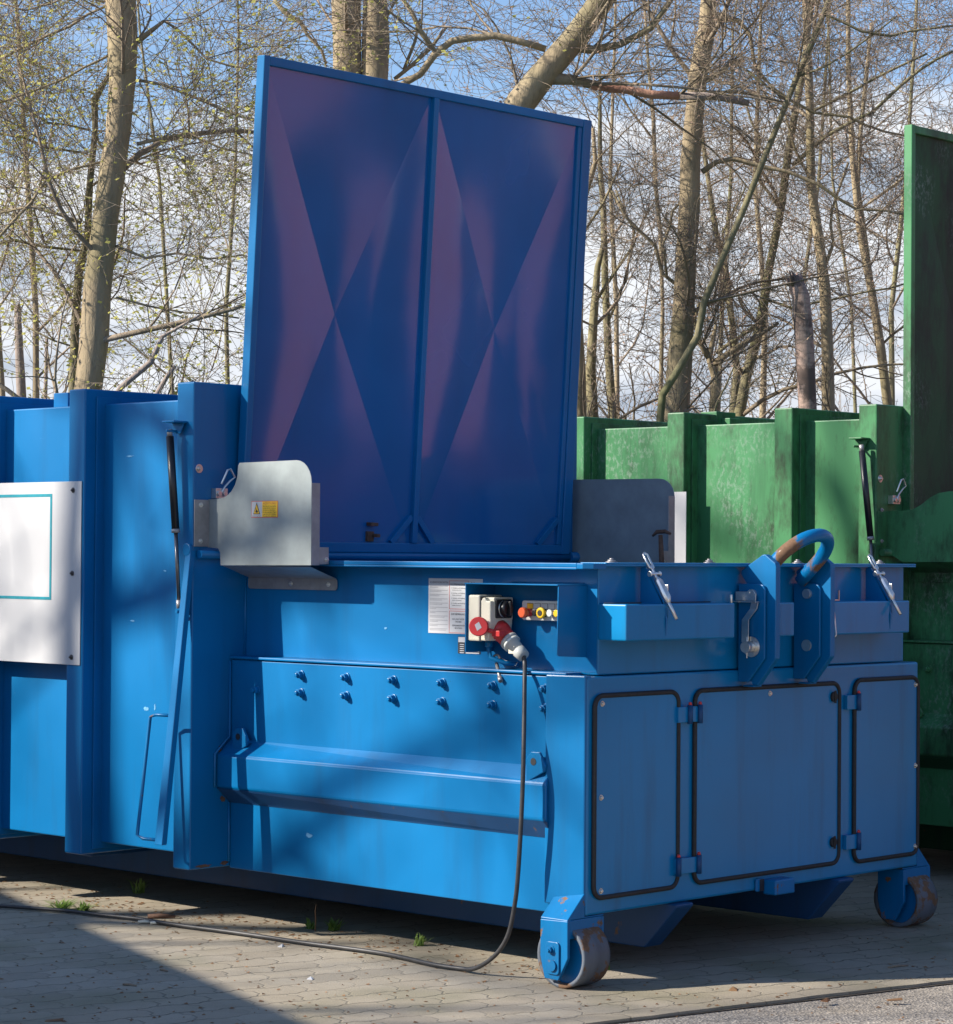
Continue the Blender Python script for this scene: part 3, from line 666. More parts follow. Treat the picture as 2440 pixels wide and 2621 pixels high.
        # toggle latches
        for X in (.305, 1.795):
            lgm = MB().prism([(.0, 1.405), (.0, 1.555), (-.022, 1.562), (-.118, 1.432), (-.112, 1.415), (-.128, 1.36), (-.1225, 1.30), (-.1225, 1.405)], 'X', X, X + .010)
            lt = put('latch_lug', lgm, P, bev=.001)
            def q(t, dx=0, out=0): return Vector((X + .012 + dx, -.018 - .150 * t - out * .82, 1.598 - .235 * t + out * .5 * 0))
            m = MB()
            m.tube([q(-.06, 0, .0), q(-.03, .012), q(.18, .012), q(.21, 0), q(.18, -.012), q(-.03, -.012), q(-.06, 0)], .0045, 8)
            put('latch_eye', m, M_zinc, lt)
            m = MB().tube([q(.15), q(.42)], .006, 8).tube([q(.28, -.028), q(.28, .028)], .007, 8).tube([q(.28, -.031), q(.28, -.024)], .011, 10).tube([q(.28, .024), q(.28, .031)], .011, 10)
            m.tube([q(.34), q(.40, 0, .004), q(.66, 0, .004), q(.74)], [.008, .016, .017, .009], 8)
            m.box(X + .0155, X + .0195, -.122, -.088, 1.455, 1.492)
            put('latch_body', m, M_zinc, lt, .001)
            m = MB().tube([q(.70), q(.78), q(1.0)], [.008, .0075, .0065], 8)
            put('latch_lever', m, M_zinc, lt)
        # steel key standing on the far hopper wall
        m = MB().tube([(2.09, 1.345, 1.52), (2.09, 1.352, 1.60), (2.09, 1.358, 1.70)], [.013, .012, .010], 8).tube([(2.09, 1.405, 1.695), (2.09, 1.38, 1.714), (2.09, 1.33, 1.716), (2.09, 1.298, 1.705)], [.006, .010, .010, .006], 8)
        put('locking_bolt', m, M_rust)
    if blue:
        # ------ control niche
        ho = MB()
        ho.box(-.088, .0735, .539, .543, 1.226, 1.487).box(-.094, .0735, .066, .5425, 1.4875, 1.4915)
        ho.prism([(-.088, 1.4865), (.0735, 1.4865), (.0735, 1.218), (-.085, 1.226), (-.0935, 1.235)], 'Y', .0655, .0695)
        ho.prism([(.0695, .43), (.0, .40), (-.086, .40), (-.086, .405), (.0, .405), (.0695, .435)][:2] + [(.0695, .437)], 'Z', 1.4865, 1.487)
        put('control_hood', ho, P, bev=.001)
        put('hood_weld', MB().tube([(.070, .45, 1.494), (.070, .08, 1.494)], .004, 6), P)
        # switch and socket unit, fixed to the near cheek plate and facing the end
        sw = MB().prism([(.5385, 1.270), (.5385, 1.446), (.478, 1.446), (.478, 1.270)], 'X', -.078, .052)
        swb = put('socket_box', sw, M_cream, bev=.006)
        cv_ = MB().prism([(.472, 1.272), (.472, 1.424), (.464, 1.436), (.452, 1.437), (.445, 1.424), (.422, 1.424), (.422, 1.335), (.436, 1.272)], 'X', -.076, .050)
        put('socket_cover', cv_, M_cream, swb, .005)
        put('socket_seam', MB().box(-.074, .048, .4721, .4779, 1.274, 1.440), M_ink, swb)
        put('cover_face', MB().prism(rrect(-.056, .050, 1.350, 1.438, .006, 3), 'Y', .4215, .470), M_cream, swb, .002)
        pl = put('switch_plate', MB().prism(rrect(-.050, .036, 1.358, 1.430, .005, 3), 'Y', .414, .4214), M_black, swb, .001)
        put('rotary_switch', MB().tube([(-.005, .4139, 1.394), (-.005, .396, 1.394), (-.005, .390, 1.394)], [.031, .030, .026], 24).box(-.011, .001, .378, .3899, 1.366, 1.422), M_black, swb, .002)
        put('switch_ring', MB().tube([(-.005 + .033 * math.cos(a * math.pi / 16), .4125, 1.394 + .033 * math.sin(a * math.pi / 16)) for a in range(10, 24)], .0022, 6), M_zinc, swb)
        ax_ = Vector((0, -.80, -.60)); s0 = Vector((-.012, .442, 1.318))
        sk = put('red_socket', MB().tube([s0, s0 + ax_ * .03, s0 + ax_ * .0301, s0 + ax_ * .074], [.040, .040, .035, .034], 24), M_red, swb)
        put('socket_hinge', MB().box(-.075, -.045, .375, .415, 1.290, 1.312).tube([(-.06, .40, 1.305), (-.10, .47, 1.322)], .009, 8), M_red, swb, .002)
        dc = at(1170 + 340 * .162, 1470 + 825 * .162, 'X', -.118); nn = Vector((-.80, -.58, .05)).normalized()
        put('socket_lid', MB().tube([dc + nn * .006, dc - nn * .002, dc - nn * .020], [.034, .037, .037], 28), M_red, swb)
        u_ = nn.cross(Vector((0, 0, 1))).normalized(); v_ = nn.cross(u_)
        sq = [dc + nn * .0066 + u_ * a + v_ * b for a, b in ((-.013, .004), (.004, .017), (.014, -.006), (-.002, -.018))]
        put('socket_sticker', MB().hull8(sq, [p - nn * .0004 for p in sq]), M_white, swb)
        # push-button panel
        bp = put('button_panel', MB().prism(rrect(.08, .366, 1.352, 1.427, .010, 4), 'X', .073, .040), M_panel, bev=.003)
        for i, (y, mm) in enumerate(((.322, M_yel), (.284, M_white), (.248, M_white), (.212, M_white), (.176, M_white), (.14, M_white))):
            put('button_label', MB().box(.0388, .0397, y - .016, y + .016, 1.395, 1.417), M_ink, bp)
            put('label_field', MB().box(.0380, .0387, y - .0145, y + .0145, 1.3965, 1.4155), mm, bp)
        zc = 1.381
        def btn(y, r, h, mat, name='push_button'):
            put(name, MB().tube([(.0398, y, zc), (.0398 - h * .55, y, zc)], r * .8, 16), M_rubber if mat is not M_orange else M_red, bp)
            put('button_cap', MB().tube([(.0398 - h * .55, y, zc), (.0398 - h * .9, y, zc), (.0398 - h, y, zc)], [r, r, r * .8], 20), mat, bp)
        btn(.322, .020, .052, M_orange, 'emergency_stop'); btn(.284, .012, .022, M_black); btn(.250, .021, .026, M_yellow); btn(.208, .014, .022, M_buttonw); btn(.172, .014, .024, M_yellow); btn(.136, .012, .022, M_buttonw)
        put('button_symbol', MB().tube([(.0131, .250, zc), (.0125, .250, zc)], .0115, 14), M_ink, bp)
        # notices
        sx = .0725
        nb = put('safety_notice', MB().box(sx - .001, sx, .602, .897, 1.288, 1.505), M_white)
        f = MB()
        for (y0, y1, z0, z1) in ((.676, .782, 1.385, 1.497), (.676, .782, 1.291, 1.378)):
            t = .0015
            for bb in ((y0, y1, z1 - t, z1), (y0, y1, z0, z0 + t), (y0, y0 + t, z0, z1), (y1 - t, y1, z0, z1)): f.box(sx - .0018, sx - .0011, *bb)
        put('printed_frame', f, M_redink, nb)
        tm = MB(); X_ = sx - .0016
        def tl(t, y, z, s, wd=None):
            q_ = text_obj(t, 't', s, M_ink, nb, (X_, y, z), (0, -1, 0), (0, 0, 1), wd); tm.add(q_.v, q_.f)
        tl('SICHERHEITSVORSCHRIFTEN', .889, 1.486, .010, .100); tl('Kurz-Bedienungs-Anleitung', .776, 1.481, .009, .085); tl('Prüfung', .665, 1.484, .013, .038)
        tl('ZUR BEFREIUNG', .772, 1.362, .010, .075); tl('NOT-HALT-TASTER', .765, 1.343, .008, .065); tl('DRÜCKEN', .748, 1.333, .008, .032)
        tl('BEFREIUNGSTASTER', .765, 1.318, .008, .068); tl('BETÄTIGEN', .750, 1.308, .008, .038)
        for i in range(4): tl('%d. Schalter auf Stellung' % (i + 1), .772, 1.466 - .020 * i, .006, .075); tl('drehen und warten', .766, 1.458 - .020 * i, .006, .050)
        put('printed_text', tm, M_ink, nb)
        tm = MB(); rr_ = random.Random(3)
        z = 1.474
        while z > 1.298:
            for k in range(2):
                tm.box(X_, X_ + .0003, .889 - (.098 if k == 0 else .03 + .06 * rr_.random()), .889, z, z + .0022); z -= .0052
            z -= .0065
        put('small_print', tm, M_greyink, nb)
        tp = put('type_plate', MB().box(sx - .001, sx, .612, .733, 1.212, 1.278), M_ink)
        put('plate_header', MB().box(sx - .0016, sx - .0011, .615, .730, 1.256, 1.276), M_white, tp)
        f = MB()
        for i in range(5):
            f.box(sx - .0016, sx - .0011, .700, .722, 1.2455 - i * .008, 1.2485 - i * .008); f.box(sx - .0016, sx - .0011, .618, .690, 1.2445 - i * .008, 1.2495 - i * .008)
        put('plate_text', f, M_white, tp)
        # conduit and hanging square key
        cpts = [(.0, .50, 1.268), (.0, .50, 1.235), (-.01, .48, 1.205), (.02, .43, 1.185), (.06, .40, 1.180)]
        put('conduit', MB().tube([(.0, .50, 1.270), (.0, .50, 1.245)], .016, 12).tube(cpts, .009, 10), M_blue)
    return root, put, O

blue_root, bput, BO = compactor((0, 0))
green_root, gput, GO = compactor((3.625, -.955), False, False)
green_root.scale = (1, 1, 1.022)   # a slightly taller model

# spare key hanging on a string below the control niche (lifts off, so a thing of its own)
kr = empty('square_key', (.02, .40, 1.10), 'small grey metal square key hanging on a string below the red plug', 'key')
def kput(name, mb, mat): return mb.build(name, mat, kr, 0, (.02, .40, 1.10))
kb = at(1170 + 625 * .162, 1470 + 1440 * .162, 'X', .02); ke = at(1170 + 690 * .162, 1470 + 1690 * .162, 'X', -.02)
ctr = kb + Vector((0, 0, .008))
ringp = [ctr + Vector((0, .020 * math.cos(a * math.pi / 9), .014 + .018 * math.sin(a * math.pi / 9))) for a in range(0, 10)]
kput('key_bow', MB().tube(ringp + [ringp[0]], .0048, 8), M_galvd)
kput('key_shank', MB().tube([ctr, ke], [.0075, .007], 8).tube([ke + (ctr - ke) * .22, ke], .0095, 8), M_galvd)
kput('string', MB().tube([ctr + Vector((0, 0, .03)), (.045, .40, 1.175), (.05, .395, 1.19)], .0018, 5), M_greyink)

# supply cable with its plug
pr = empty('power_cable', (-.12, .26, 0), 'black power cable plugged into the blue container and trailing along the paving', 'cable')
def cput(name, mb, mat, par=None, bev=0): return mb.build(name, mat, par or pr, bev, (-.12, .26, 0))
ax_ = Vector((0, -.80, -.60)); s0 = Vector((-.012, .442, 1.318))
p1 = s0 + ax_ * .070
pg = cput('plug', MB().tube([p1, p1 + ax_ * .012, p1 + ax_ * .0125, p1 + ax_ * .028, p1 + ax_ * .029, p1 + ax_ * .062], [.037, .038, .034, .034, .029, .025], 26), M_grey)
cput('plug_ring', MB().tube([p1 + ax_ * .018, p1 + ax_ * .026], .0365, 26), M_buttonw, pg)
cput('plug_gland', MB().tube([p1 + ax_ * .062, p1 + ax_ * .066, p1 + ax_ * .100], [.023, .027, .024], 12), M_grey, pg)
cput('plug_clip', MB().box(-.036, -.028, .335, .365, 1.225, 1.255), M_cream, pg, .002)
e0 = p1 + ax_ * .098
cp = [e0, e0 + Vector((-.004, -.010, -.03))] + [at(x * 1.3182, y * 1.3182, 'X', X) for x, y, X in ((1019, 1320, -.05), (1018, 1400, -.09), (1016, 1500, -.118), (1012, 1600, -.122), (1006, 1700, -.118), (1000, 1755, -.11), (988, 1812, -.10), (968, 1848, -.095), (942, 1871, -.088))] + [Vector((-.078, .50, .020)), Vector((-.066, .57, .012))]
for x, y in ((1851 - 140, 1186), (1500, 1140), (1200, 1100), (950, 1063), (700, 1030), (550, 1006), (400, 990), (250, 973), (100, 962), (0, 955), (-200, 940), (-500, 905)):
    q_ = at(x * .6483, 1700 + y * .6483, 'Z', .013); cp.append(q_)
# smooth the cable run
def smooth(pts, k=4):
    out = []
    P_ = [pts[0]] + list(pts) + [pts[-1]]
    for i in range(1, len(P_) - 2):
        a, b, c, d = P_[i - 1], P_[i], P_[i + 1], P_[i + 2]
        for j in range(k):
            t = j / k
            out.append(.5 * ((2 * b) + (c - a) * t + (2 * a - 5 * b + 4 * c - d) * t * t + (3 * b - a - 3 * c + d) * t ** 3))
    out.append(pts[-1]); return out
cput('cable_lead', MB().tube(smooth(cp, 6), .0086, 10), M_cable)

# ------------------------------------------------------------------ ground
def sheet(name, pts, z, mat, thick=None):
    mb = MB()
    if thick: mb.prism(pts, 'Z', z - thick, z)
    else: mb.add([(x, y, z) for x, y in pts], [tuple(range(len(pts)))])
    return tag(mb.build(name, mat), kind='structure')
sheet('ground', [(-400, -400), (400, -400), (400, 400), (-400, 400)], -.06, M_soil)
def kl(x): return -.576 - .247 * x
# asphalt yard
sheet('road', [(-60, -60), (60, -60), (60, kl(60) + .1), (-60, kl(-60) + .1)], -.014, M_asph)
# edge of the paving wanders a little, as if trodden
rr_ = random.Random(5); ed = []
x = -14.0
while x < 16: ed.append((x, kl(x) + rr_.uniform(-.006, .006) + .01 * math.sin(x * 2.3))); x += .08
sheet('paving', ed + [(16, 9.5), (-14, 12.5)], 0.0, M_pave, .05)
sheet('gutter_dirt', [(-14, kl(-14) - .012), (16, kl(16) - .012), (16, kl(16) + .05), (-14, kl(-14) + .05)], -.010, M_joint)

# ------------------------------------------------------------------ small growth and litter
def tuft(px, py, n, h, label, seed, spread=.05, mat=None):
    r = random.Random(seed); b = at(px, py, 'Z', 0.0); mb = MB()
    for k in range(n):
        a = r.uniform(0, 6.28); s = r.uniform(.2, 1) * spread; hh = h * r.uniform(.4, 1); x0 = r.uniform(-.02, .02); y0 = r.uniform(-.02, .02)
        dx, dy = math.cos(a) * s, math.sin(a) * s; wv = .0035; px_, py_ = -math.sin(a) * wv, math.cos(a) * wv
        vs = [(x0 - px_, y0 - py_, 0), (x0 + px_, y0 + py_, 0), (x0 + dx * .5 + px_, y0 + dy * .5 + py_, hh * .7), (x0 + dx * .5 - px_, y0 + dy * .5 - py_, hh * .7), (x0 + dx, y0 + dy, hh)]
        mb.add(vs, [(0, 1, 2, 3), (3, 2, 4)])
    o = mb.build('grass_tuft', mat or M_grass); o.location = b
    return tag(o, label, 'grass tuft', 'weeds growing between the pavers')
S = .6483
tuft(1315 * S, 1700 + 1052 * S, 40, .055, 'tuft of grass growing at the edge of the shadow, right of the dry upright stalk', 1, .07)
tuft(1225 * S, 1700 + 1045 * S, 22, .05, 'small leafy weed beside the dry upright stalk in front of the container', 2, .04)
tuft(1655 * S, 1700 + 1112 * S, 26, .05, 'small grass tuft behind the cable in front of the press body', 3, .05)
tuft(240 * S, 1700 + 972 * S, 60, .05, 'spreading low weed touching the cable at the left', 4, .12)
tuft(330 * S, 1700 + 975 * S, 40, .04, 'low weed with brown leaves right of the spreading weed at the left', 5, .09)
tuft(545 * S, 1700 + 905 * S, 22, .085, 'tall ferny weed growing in the shade under the container', 6, .10)
tuft(1370 + 1085 * .162, 2240 + 1500 * .162, 16, .03, 'tiny green weed right behind the near castor wheel', 7, .03)
o = MB().tube([(0, 0, 0), (.006, .004, .05), (-.002, .0, .085), (.004, .0, .115)], [.003, .003, .0025, .002], 6).build('dry_stalk', M_dleaf); o.location = at(1245 * S, 1700 + 1055 * S, 'Z', 0.0)
tag(o, 'thin dry upright stalk standing between the two weeds', 'stalk')
def litter(name, px, py, ln, r_, ang, mat, label, cat, grp=None, flat=False):
    b = at(px, py, 'Z', 0.0); d = Vector((math.cos(ang), math.sin(ang), 0)); mb = MB()
    if flat:
        s = Vector((-d.y, d.x, 0)) * r_; mb.hull8([-d * ln / 2 - s + Vector((0, 0, .002)), d * ln / 2 - s * .5 + Vector((0, 0, .004)), d * ln / 2 + s * .5 + Vector((0, 0, .010)), -d * ln / 2 + s + Vector((0, 0, .003))], [-d * ln / 2 - s + Vector((0, 0, .0)), d * ln / 2 - s * .5 + Vector((0, 0, .002)), d * ln / 2 + s * .5 + Vector((0, 0, .007)), -d * ln / 2 + s])
    else: mb.tube([-d * ln / 2 + Vector((0, 0, r_)), Vector((0, .004, r_ + .002)), d * ln / 2 + Vector((0, 0, r_))], [r_, r_ * 1.1, r_ * .7], 7)
    o = mb.build(name, mat); o.location = b
    return tag(o, label, cat, grp)
A0 = -.785
litter('wood_chip', 300 + 220 * .324, 2300 + 200 * .324, .06, .007, A0, M_cream, 'left of two pale wood pieces lying end to end below the cable', 'wood chip')
litter('wood_chip', 300 + 312 * .324, 2300 + 208 * .324, .055, .007, A0 - .1, M_cream, 'right of two pale wood pieces lying end to end below the cable', 'wood chip')
litter('bark_piece', 300 + 350 * .324, 2300 + 160 * .324, .12, .010, A0, M_rust, 'dark brown bark piece lying just above the cable', 'bark piece')
litter('twig', 300 + 100 * .324, 2300 + 692 * .324, .06, .004, A0 - .5, M_twig, 'short dark twig on the shaded paving at the lower left', 'twig')
litter('twig', 300 + 370 * .324, 2300 + 575 * .324, .05, .004, A0 - .9, M_twig, 'small bent twig in the shade, near the shadow edge', 'twig')
litter('twig', 1900 + 1370 * .2917, 2200 + 947 * .2917, .10, .004, A0 + .5, M_twig, 'straight dark twig on the shaded pavers at the lower right', 'twig')
litter('paper_scrap', 300 + 1530 * .324, 2300 + 640 * .324, .018, .012, .3, M_white, 'small white scrap on the sunny paving', 'paper scrap', None, True)
litter('paper_scrap', 300 + 1300 * .324, 2300 + 382 * .324, .028, .010, .3, M_white, 'pale scrap lying just below the cable', 'paper scrap', None, True)
litter('brown_leaf', 1300 + 940 * .616, 1900 + 1030 * .616, .045, .016, .5, M_dleaf, 'curled orange brown leaf in front of the shadow edge', 'leaf', None, True)
litter('brown_leaf', 1900 + 740 * .2917, 2200 + 1245 * .2917, .035, .015, .1, M_dleaf, 'brown leaf crumb on the asphalt beside the paving edge', 'leaf', None, True)
litter('brown_leaf', 1900 + 1340 * .2917, 2200 + 1240 * .2917, .055, .012, A0, M_dleaf, 'long tan leaf lying flat on the asphalt at the right', 'leaf', None, True)
litter('brown_leaf', 215 * S, 1700 + 1410 * S, .06, .014, A0, M_dleaf, 'tan leaf at the bottom left edge of the picture', 'leaf', None, True)
r = random.Random(12); mb = MB()
for k in range(700):
    px = r.uniform(-100, 2500); py = r.uniform(2290, 2640); b = at(px, py, 'Z', 0.001)
    if b.y < kl(b.x): b.z = -.0125
    if abs(b.x) < 2.6 and b.y > 0 and b.x > .3: continue
    a = r.uniform(0, 6.28); s = r.uniform(.004, .012); w_ = s * r.uniform(.3, .9)
    d = Vector((math.cos(a), math.sin(a), 0)) * s; e = Vector((-math.sin(a), math.cos(a), 0)) * w_
    mb.add([b - d, b + e + Vector((0, 0, .004)), b + d, b - e + Vector((0, 0, .001))], [(0, 1, 2, 3)])
for k in range(420):
    b = Vector((r.gauss(.10, .14), r.uniform(.3, 4.2), .001)); a = r.uniform(0, 6.28); s = r.uniform(.004, .016); w_ = s * r.uniform(.2, .8)
    d = Vector((math.cos(a), math.sin(a), 0)) * s; e = Vector((-math.sin(a), math.cos(a), 0)) * w_
    mb.add([b - d, b + e + Vector((0, 0, .005)), b + d, b - e + Vector((0, 0, .002))], [(0, 1, 2, 3)])
tag(mb.build('leaf_crumbs', M_dleaf), 'scattered leaf and bark crumbs over the paving', 'litter', kind='stuff')

#TREES_HERE
# ------------------------------------------------------------------ surroundings out of the picture (they light, shade and mirror in the paint)
def brick():
    m, n, l, p = new_mat('red_brick_wall')
    b = n.new('ShaderNodeTexBrick'); b.inputs['Scale'].default_value = 1.0; b.inputs['Brick Width'].default_value = .25; b.inputs['Row Height'].default_value = .083; b.inputs['Mortar Size'].default_value = .008
    b.inputs['Color1'].default_value = (.38, .075, .085, 1); b.inputs['Color2'].default_value = (.29, .055, .065, 1); b.inputs['Mortar'].default_value = (.35, .30, .26, 1)
    g = n.new('ShaderNodeTexCoord'); mp_ = n.new('ShaderNodeMapping'); mp_.inputs['Rotation'].default_value = (math.radians(90), 0, 0); l.new(g.outputs['Object'], mp_.inputs[0]); l.new(mp_.outputs[0], b.inputs[0])
    l.new(b.outputs[0], p.inputs['Base Color']); p.inputs['Roughness'].default_value = .9
    return m
M_brick = brick()
M_render = simple('plaster', (.40, .38, .34), .9, 0, .1, 3)
M_tile = simple('roof_tile', (.10, .05, .04), .8, 0, .2, 8)
M_glass = simple('dark_window_glass', (.02, .025, .03), .1, 0, .1)
def house(name, cx, cy, ang, wid, dep, hgt, label, wallm):
    root = empty(name, (cx, cy, 0), label, 'building'); root.rotation_euler = (0, 0, ang)
    MB().box(-wid / 2, wid / 2, 0, dep, -.05, hgt).build('wall', wallm, root)
    MB().prism([(-.4, hgt + .002), (dep + .4, hgt + .002), (dep / 2, hgt + 2.6)], 'X', -wid / 2 - .4, wid / 2 + .4).build('roof', M_tile, root)
    k = int(wid // 5)
    for i in range(k):
        x = -wid / 2 + 2.6 + i * (wid - 4) / max(1, k - 1) * .97
        for z in ([1.1] if hgt < 4 else [1.1, 4.0]):
            f = MB().box(x - .8, x + .8, -.03, -.002, z - .05, z + 1.45).build('window', M_white, root)
            MB().box(x - .7, x + .7, -.045, -.031, z + .05, z + 1.35).build('pane', M_glass, f)
# the mirrored view of the lid and of the end face looks this way (+x, -y)
house('brick_building', 17.5, -17.0, math.radians(45 + 180 - 0), 30, 9, 7.5, 'long red brick building across the yard, out of the picture', M_brick)
def conifer(x, y, h, wd, seed, label):  # unseen row, added to break up the brick reflection in the lid
    rnd = random.Random(seed); root = empty('conifer', (x, y, 0), label, 'tree', 'dark conifers out of the picture')
    MB().tube([(0, 0, -.1), (0, 0, h * .9)], [.14, .03], 8).build('trunk', M_bark2, root)
    mb = MB()
    for k in range(7000):
        t = rnd.random() ** .8; z = .15 + t * (h - .2); rr = wd * (1 - t) ** .7 * rnd.uniform(.35, 1.05); a = rnd.uniform(0, 6.283)
        c_ = Vector((rr * math.cos(a), rr * math.sin(a), z)); d_ = Vector((math.cos(a), math.sin(a), rnd.uniform(-.6, .1))) * rnd.uniform(.14, .30); e_ = Vector((-math.sin(a), math.cos(a), rnd.uniform(-.3, .3))) * .12
        mb.add([c_ - d_, c_ + e_, c_ + d_, c_ - e_], [(0, 1, 2, 3)])
    mb.build('crown', M_fir, root)
M_fir = leafm('fir_needles', (.012, .03, .014), (.03, .06, .022))
for i, (u_, v_, h_, w_) in enumerate(((-10.5, 2.0, 7.0, 2.2), (-5.4, 1.5, 7.4, 1.9), (-1.6, 2.4, 5.2, 1.3), (1.6, 1.2, 7.6, 1.8), (5.8, 2.2, 4.6, 1.3), (9.5, 1.5, 7.5, 2.4))):
    conifer(15.0 + u_ * .707 - v_ * .707, -14.5 + u_ * .707 + v_ * .707, h_, w_, 300 + i, ['broad low conifer at the near end of the conifer row, out of the picture', 'tall broad conifer second in the row, out of the picture', 'short conifer third in the row, out of the picture', 'tallest conifer in the middle of the row, out of the picture', 'lowest slim conifer fifth in the row, out of the picture', 'widest conifer at the far end of the row, out of the picture'][i])
o = empty('low_outbuilding', (-4.5, 5.0, 0), 'low plastered outbuilding left of the picture whose shadow lies on the paving', 'outbuilding')  # unseen building, put in to cast the shadow across the paving
fx0, fy0, fx1, fy1 = -3.10, 8.75, -5.66, 1.50
dx, dy = fx1 - fx0, fy1 - fy0; L_ = math.hypot(dx, dy); nx, ny = dy / L_, -dx / L_   # away from the container
if nx > 0: nx, ny = -nx, -ny
foot = [(fx0, fy0), (fx1, fy1), (fx1 + nx * 3.5, fy1 + ny * 3.5), (fx0 + nx * 3.5, fy0 + ny * 3.5)]
MB().prism(foot, 'Z', -.05, 2.70).build('wall', M_render, o, 0, (-4.5, 5.0, 0))
roofp = [(x + .02 * nx, y + .02 * ny) for x, y in foot]
MB().prism(foot, 'Z', 2.7005, 2.80).build('roof', M_tile, o, 0, (-4.5, 5.0, 0))

# ------------------------------------------------------------------ trees
DS = 1.3182
def dpt(x, y, dep): return CAM + ray(x * DS, y * DS) * dep
def limb_pts(sk, dep, drift=0.):
    """centre line and radii, in metres, of a limb whose outline was measured on the photograph, at a real distance"""
    P_ = []; R_ = []
    for i, (x, y, w_) in enumerate(sk):
        d = dep + drift * i / max(1, len(sk) - 1)
        P_.append(dpt(x, y, d)); R_.append(w_ * DS * d / FPX / 2)
    return P_, R_
def resample(P_, R_, step, rnd, jit):
    out = []; rad = []
    for i in range(len(P_) - 1):
        n = max(1, int((P_[i + 1] - P_[i]).length / step))
        for k in range(n):
            t = k / n; j = Vector((rnd.uniform(-1, 1), rnd.uniform(-1, 1), rnd.uniform(-1, 1))) * jit if (k or i) else Vector((0, 0, 0))
            out.append(P_[i].lerp(P_[i + 1], t) + j); rad.append((R_[i] * (1 - t) + R_[i + 1] * t) * (1 + rnd.uniform(-.05, .05)))
    out.append(P_[-1]); rad.append(R_[-1]); return out, rad
class Twigs:
    """fast collector of thin three-sided stems and of small leaves"""
    def __init__(s): s.v = []; s.f = []; s.lv = []; s.lf = []
    def stem(s, pts, r0, r1):
        n = 3 if r0 < .012 else 5
        o = len(s.v); m = len(pts)
        for i, p in enumerate(pts):
            a = pts[i - 1] if i else p; b = pts[i + 1] if i < m - 1 else p
            tx, ty, tz = b[0] - a[0], b[1] - a[1], b[2] - a[2]; l = math.sqrt(tx * tx + ty * ty + tz * tz) or 1; tx /= l; ty /= l; tz /= l
            if abs(tz) < .9: ux, uy, uz = ty, -tx, 0.
            else: ux, uy, uz = 0., tz, -ty
            l = math.sqrt(ux * ux + uy * uy + uz * uz) or 1; ux /= l; uy /= l; uz /= l
            vx, vy, vz = ty * uz - tz * uy, tz * ux - tx * uz, tx * uy - ty * ux
            r = r0 + (r1 - r0) * i / (m - 1)
            for k in range(n):
                c, d = CS[n][k]; s.v.append((p[0] + (ux * c + vx * d) * r, p[1] + (uy * c + vy * d) * r, p[2] + (uz * c + vz * d) * r))
        for i in range(m - 1):
            for k in range(n):
                k2 = (k + 1) % n; s.f.append((o + i * n + k, o + i * n + k2, o + (i + 1) * n + k2, o + (i + 1) * n + k))
    def leaf(s, p, sz, rnd):
        a = Vector((rnd.gauss(0, 1), rnd.gauss(0, 1), rnd.gauss(0, 1))).normalized(); b = a.orthogonal().normalized()
        q = Vector(p); o = len(s.lv); w_ = sz * .42
        s.lv += [tuple(q - a * sz * .5), tuple(q + b * w_), tuple(q + a * sz * .6), tuple(q - b * w_)]; s.lf.append((o, o + 1, o + 2, o + 3))
CS = {n: [(math.cos(2 * math.pi * k / n), math.sin(2 * math.pi * k / n)) for k in range(n)] for n in (3, 5)}
def grow(tw, p, d, ln, r, lvl, rnd, flat, leafp, leafs, wob=.22, rmin=.0016):
    seg = max(.05, ln / 7.); n = max(3, int(ln / seg)); pts = [tuple(p)]; q = Vector(p); dd = Vector(d).normalized(); dirs = []
    curve = Vector((rnd.gauss(0, .06), rnd.gauss(0, .06), rnd.gauss(.02, .05)))
    for i in range(n):
        dd = dd + Vector((rnd.gauss(0, wob), rnd.gauss(0, wob), rnd.gauss(0, wob * .8))) * .5 + curve
        dd.normalize(); q = q + dd * seg; pts.append((q.x, q.y, q.z)); dirs.append(dd.copy())
    r1 = max(rmin, r * .35); tw.stem(pts, r, r1)
    if lvl <= 0:
        if leafp > 0:
            for i in range(1, len(pts)):
                if rnd.random() < leafp: tw.leaf(pts[i], leafs * rnd.uniform(.6, 1.3), rnd)
        return
    nch = {4: 8, 3: 6, 2: 4, 1: 3}[lvl]
    for c in range(nch):
        t = (c + rnd.random()) / nch * .9 + .1; i = min(n - 1, int(t * n))
        base = Vector(pts[i]).lerp(Vector(pts[i + 1]), t * n - i if t * n - i < 1 else .99)
        side = Vector((rnd.gauss(0, 1), rnd.gauss(0, 1), rnd.gauss(0, flat))); dn = dirs[i]; side = side - dn * side.dot(dn)
        if side.length < 1e-4: continue
        side.normalize(); an = rnd.uniform(.5, 1.05)
        nd = dn * math.cos(an) + side * math.sin(an); rr = r * (1 - .6 * t) * rnd.uniform(.45, .65)
        grow(tw, base, nd, ln * rnd.uniform(.45, .75) * (1 - .3 * t), max(rmin, rr), lvl - 1, rnd, flat, leafp, leafs, wob, rmin)
def put_np(name, vs, fs, mat, parent, org):
    me = bpy.data.meshes.new(name); me.from_pydata([(a - org.x, b - org.y, c - org.z) for a, b, c in vs], [], fs); me.materials.append(mat)
    me.polygons.foreach_set('use_smooth', [True] * len(fs)); me.update()
    o = bpy.data.objects.new(name, me); COL.objects.link(o); o.parent = parent; return o
NT = [0, 0]
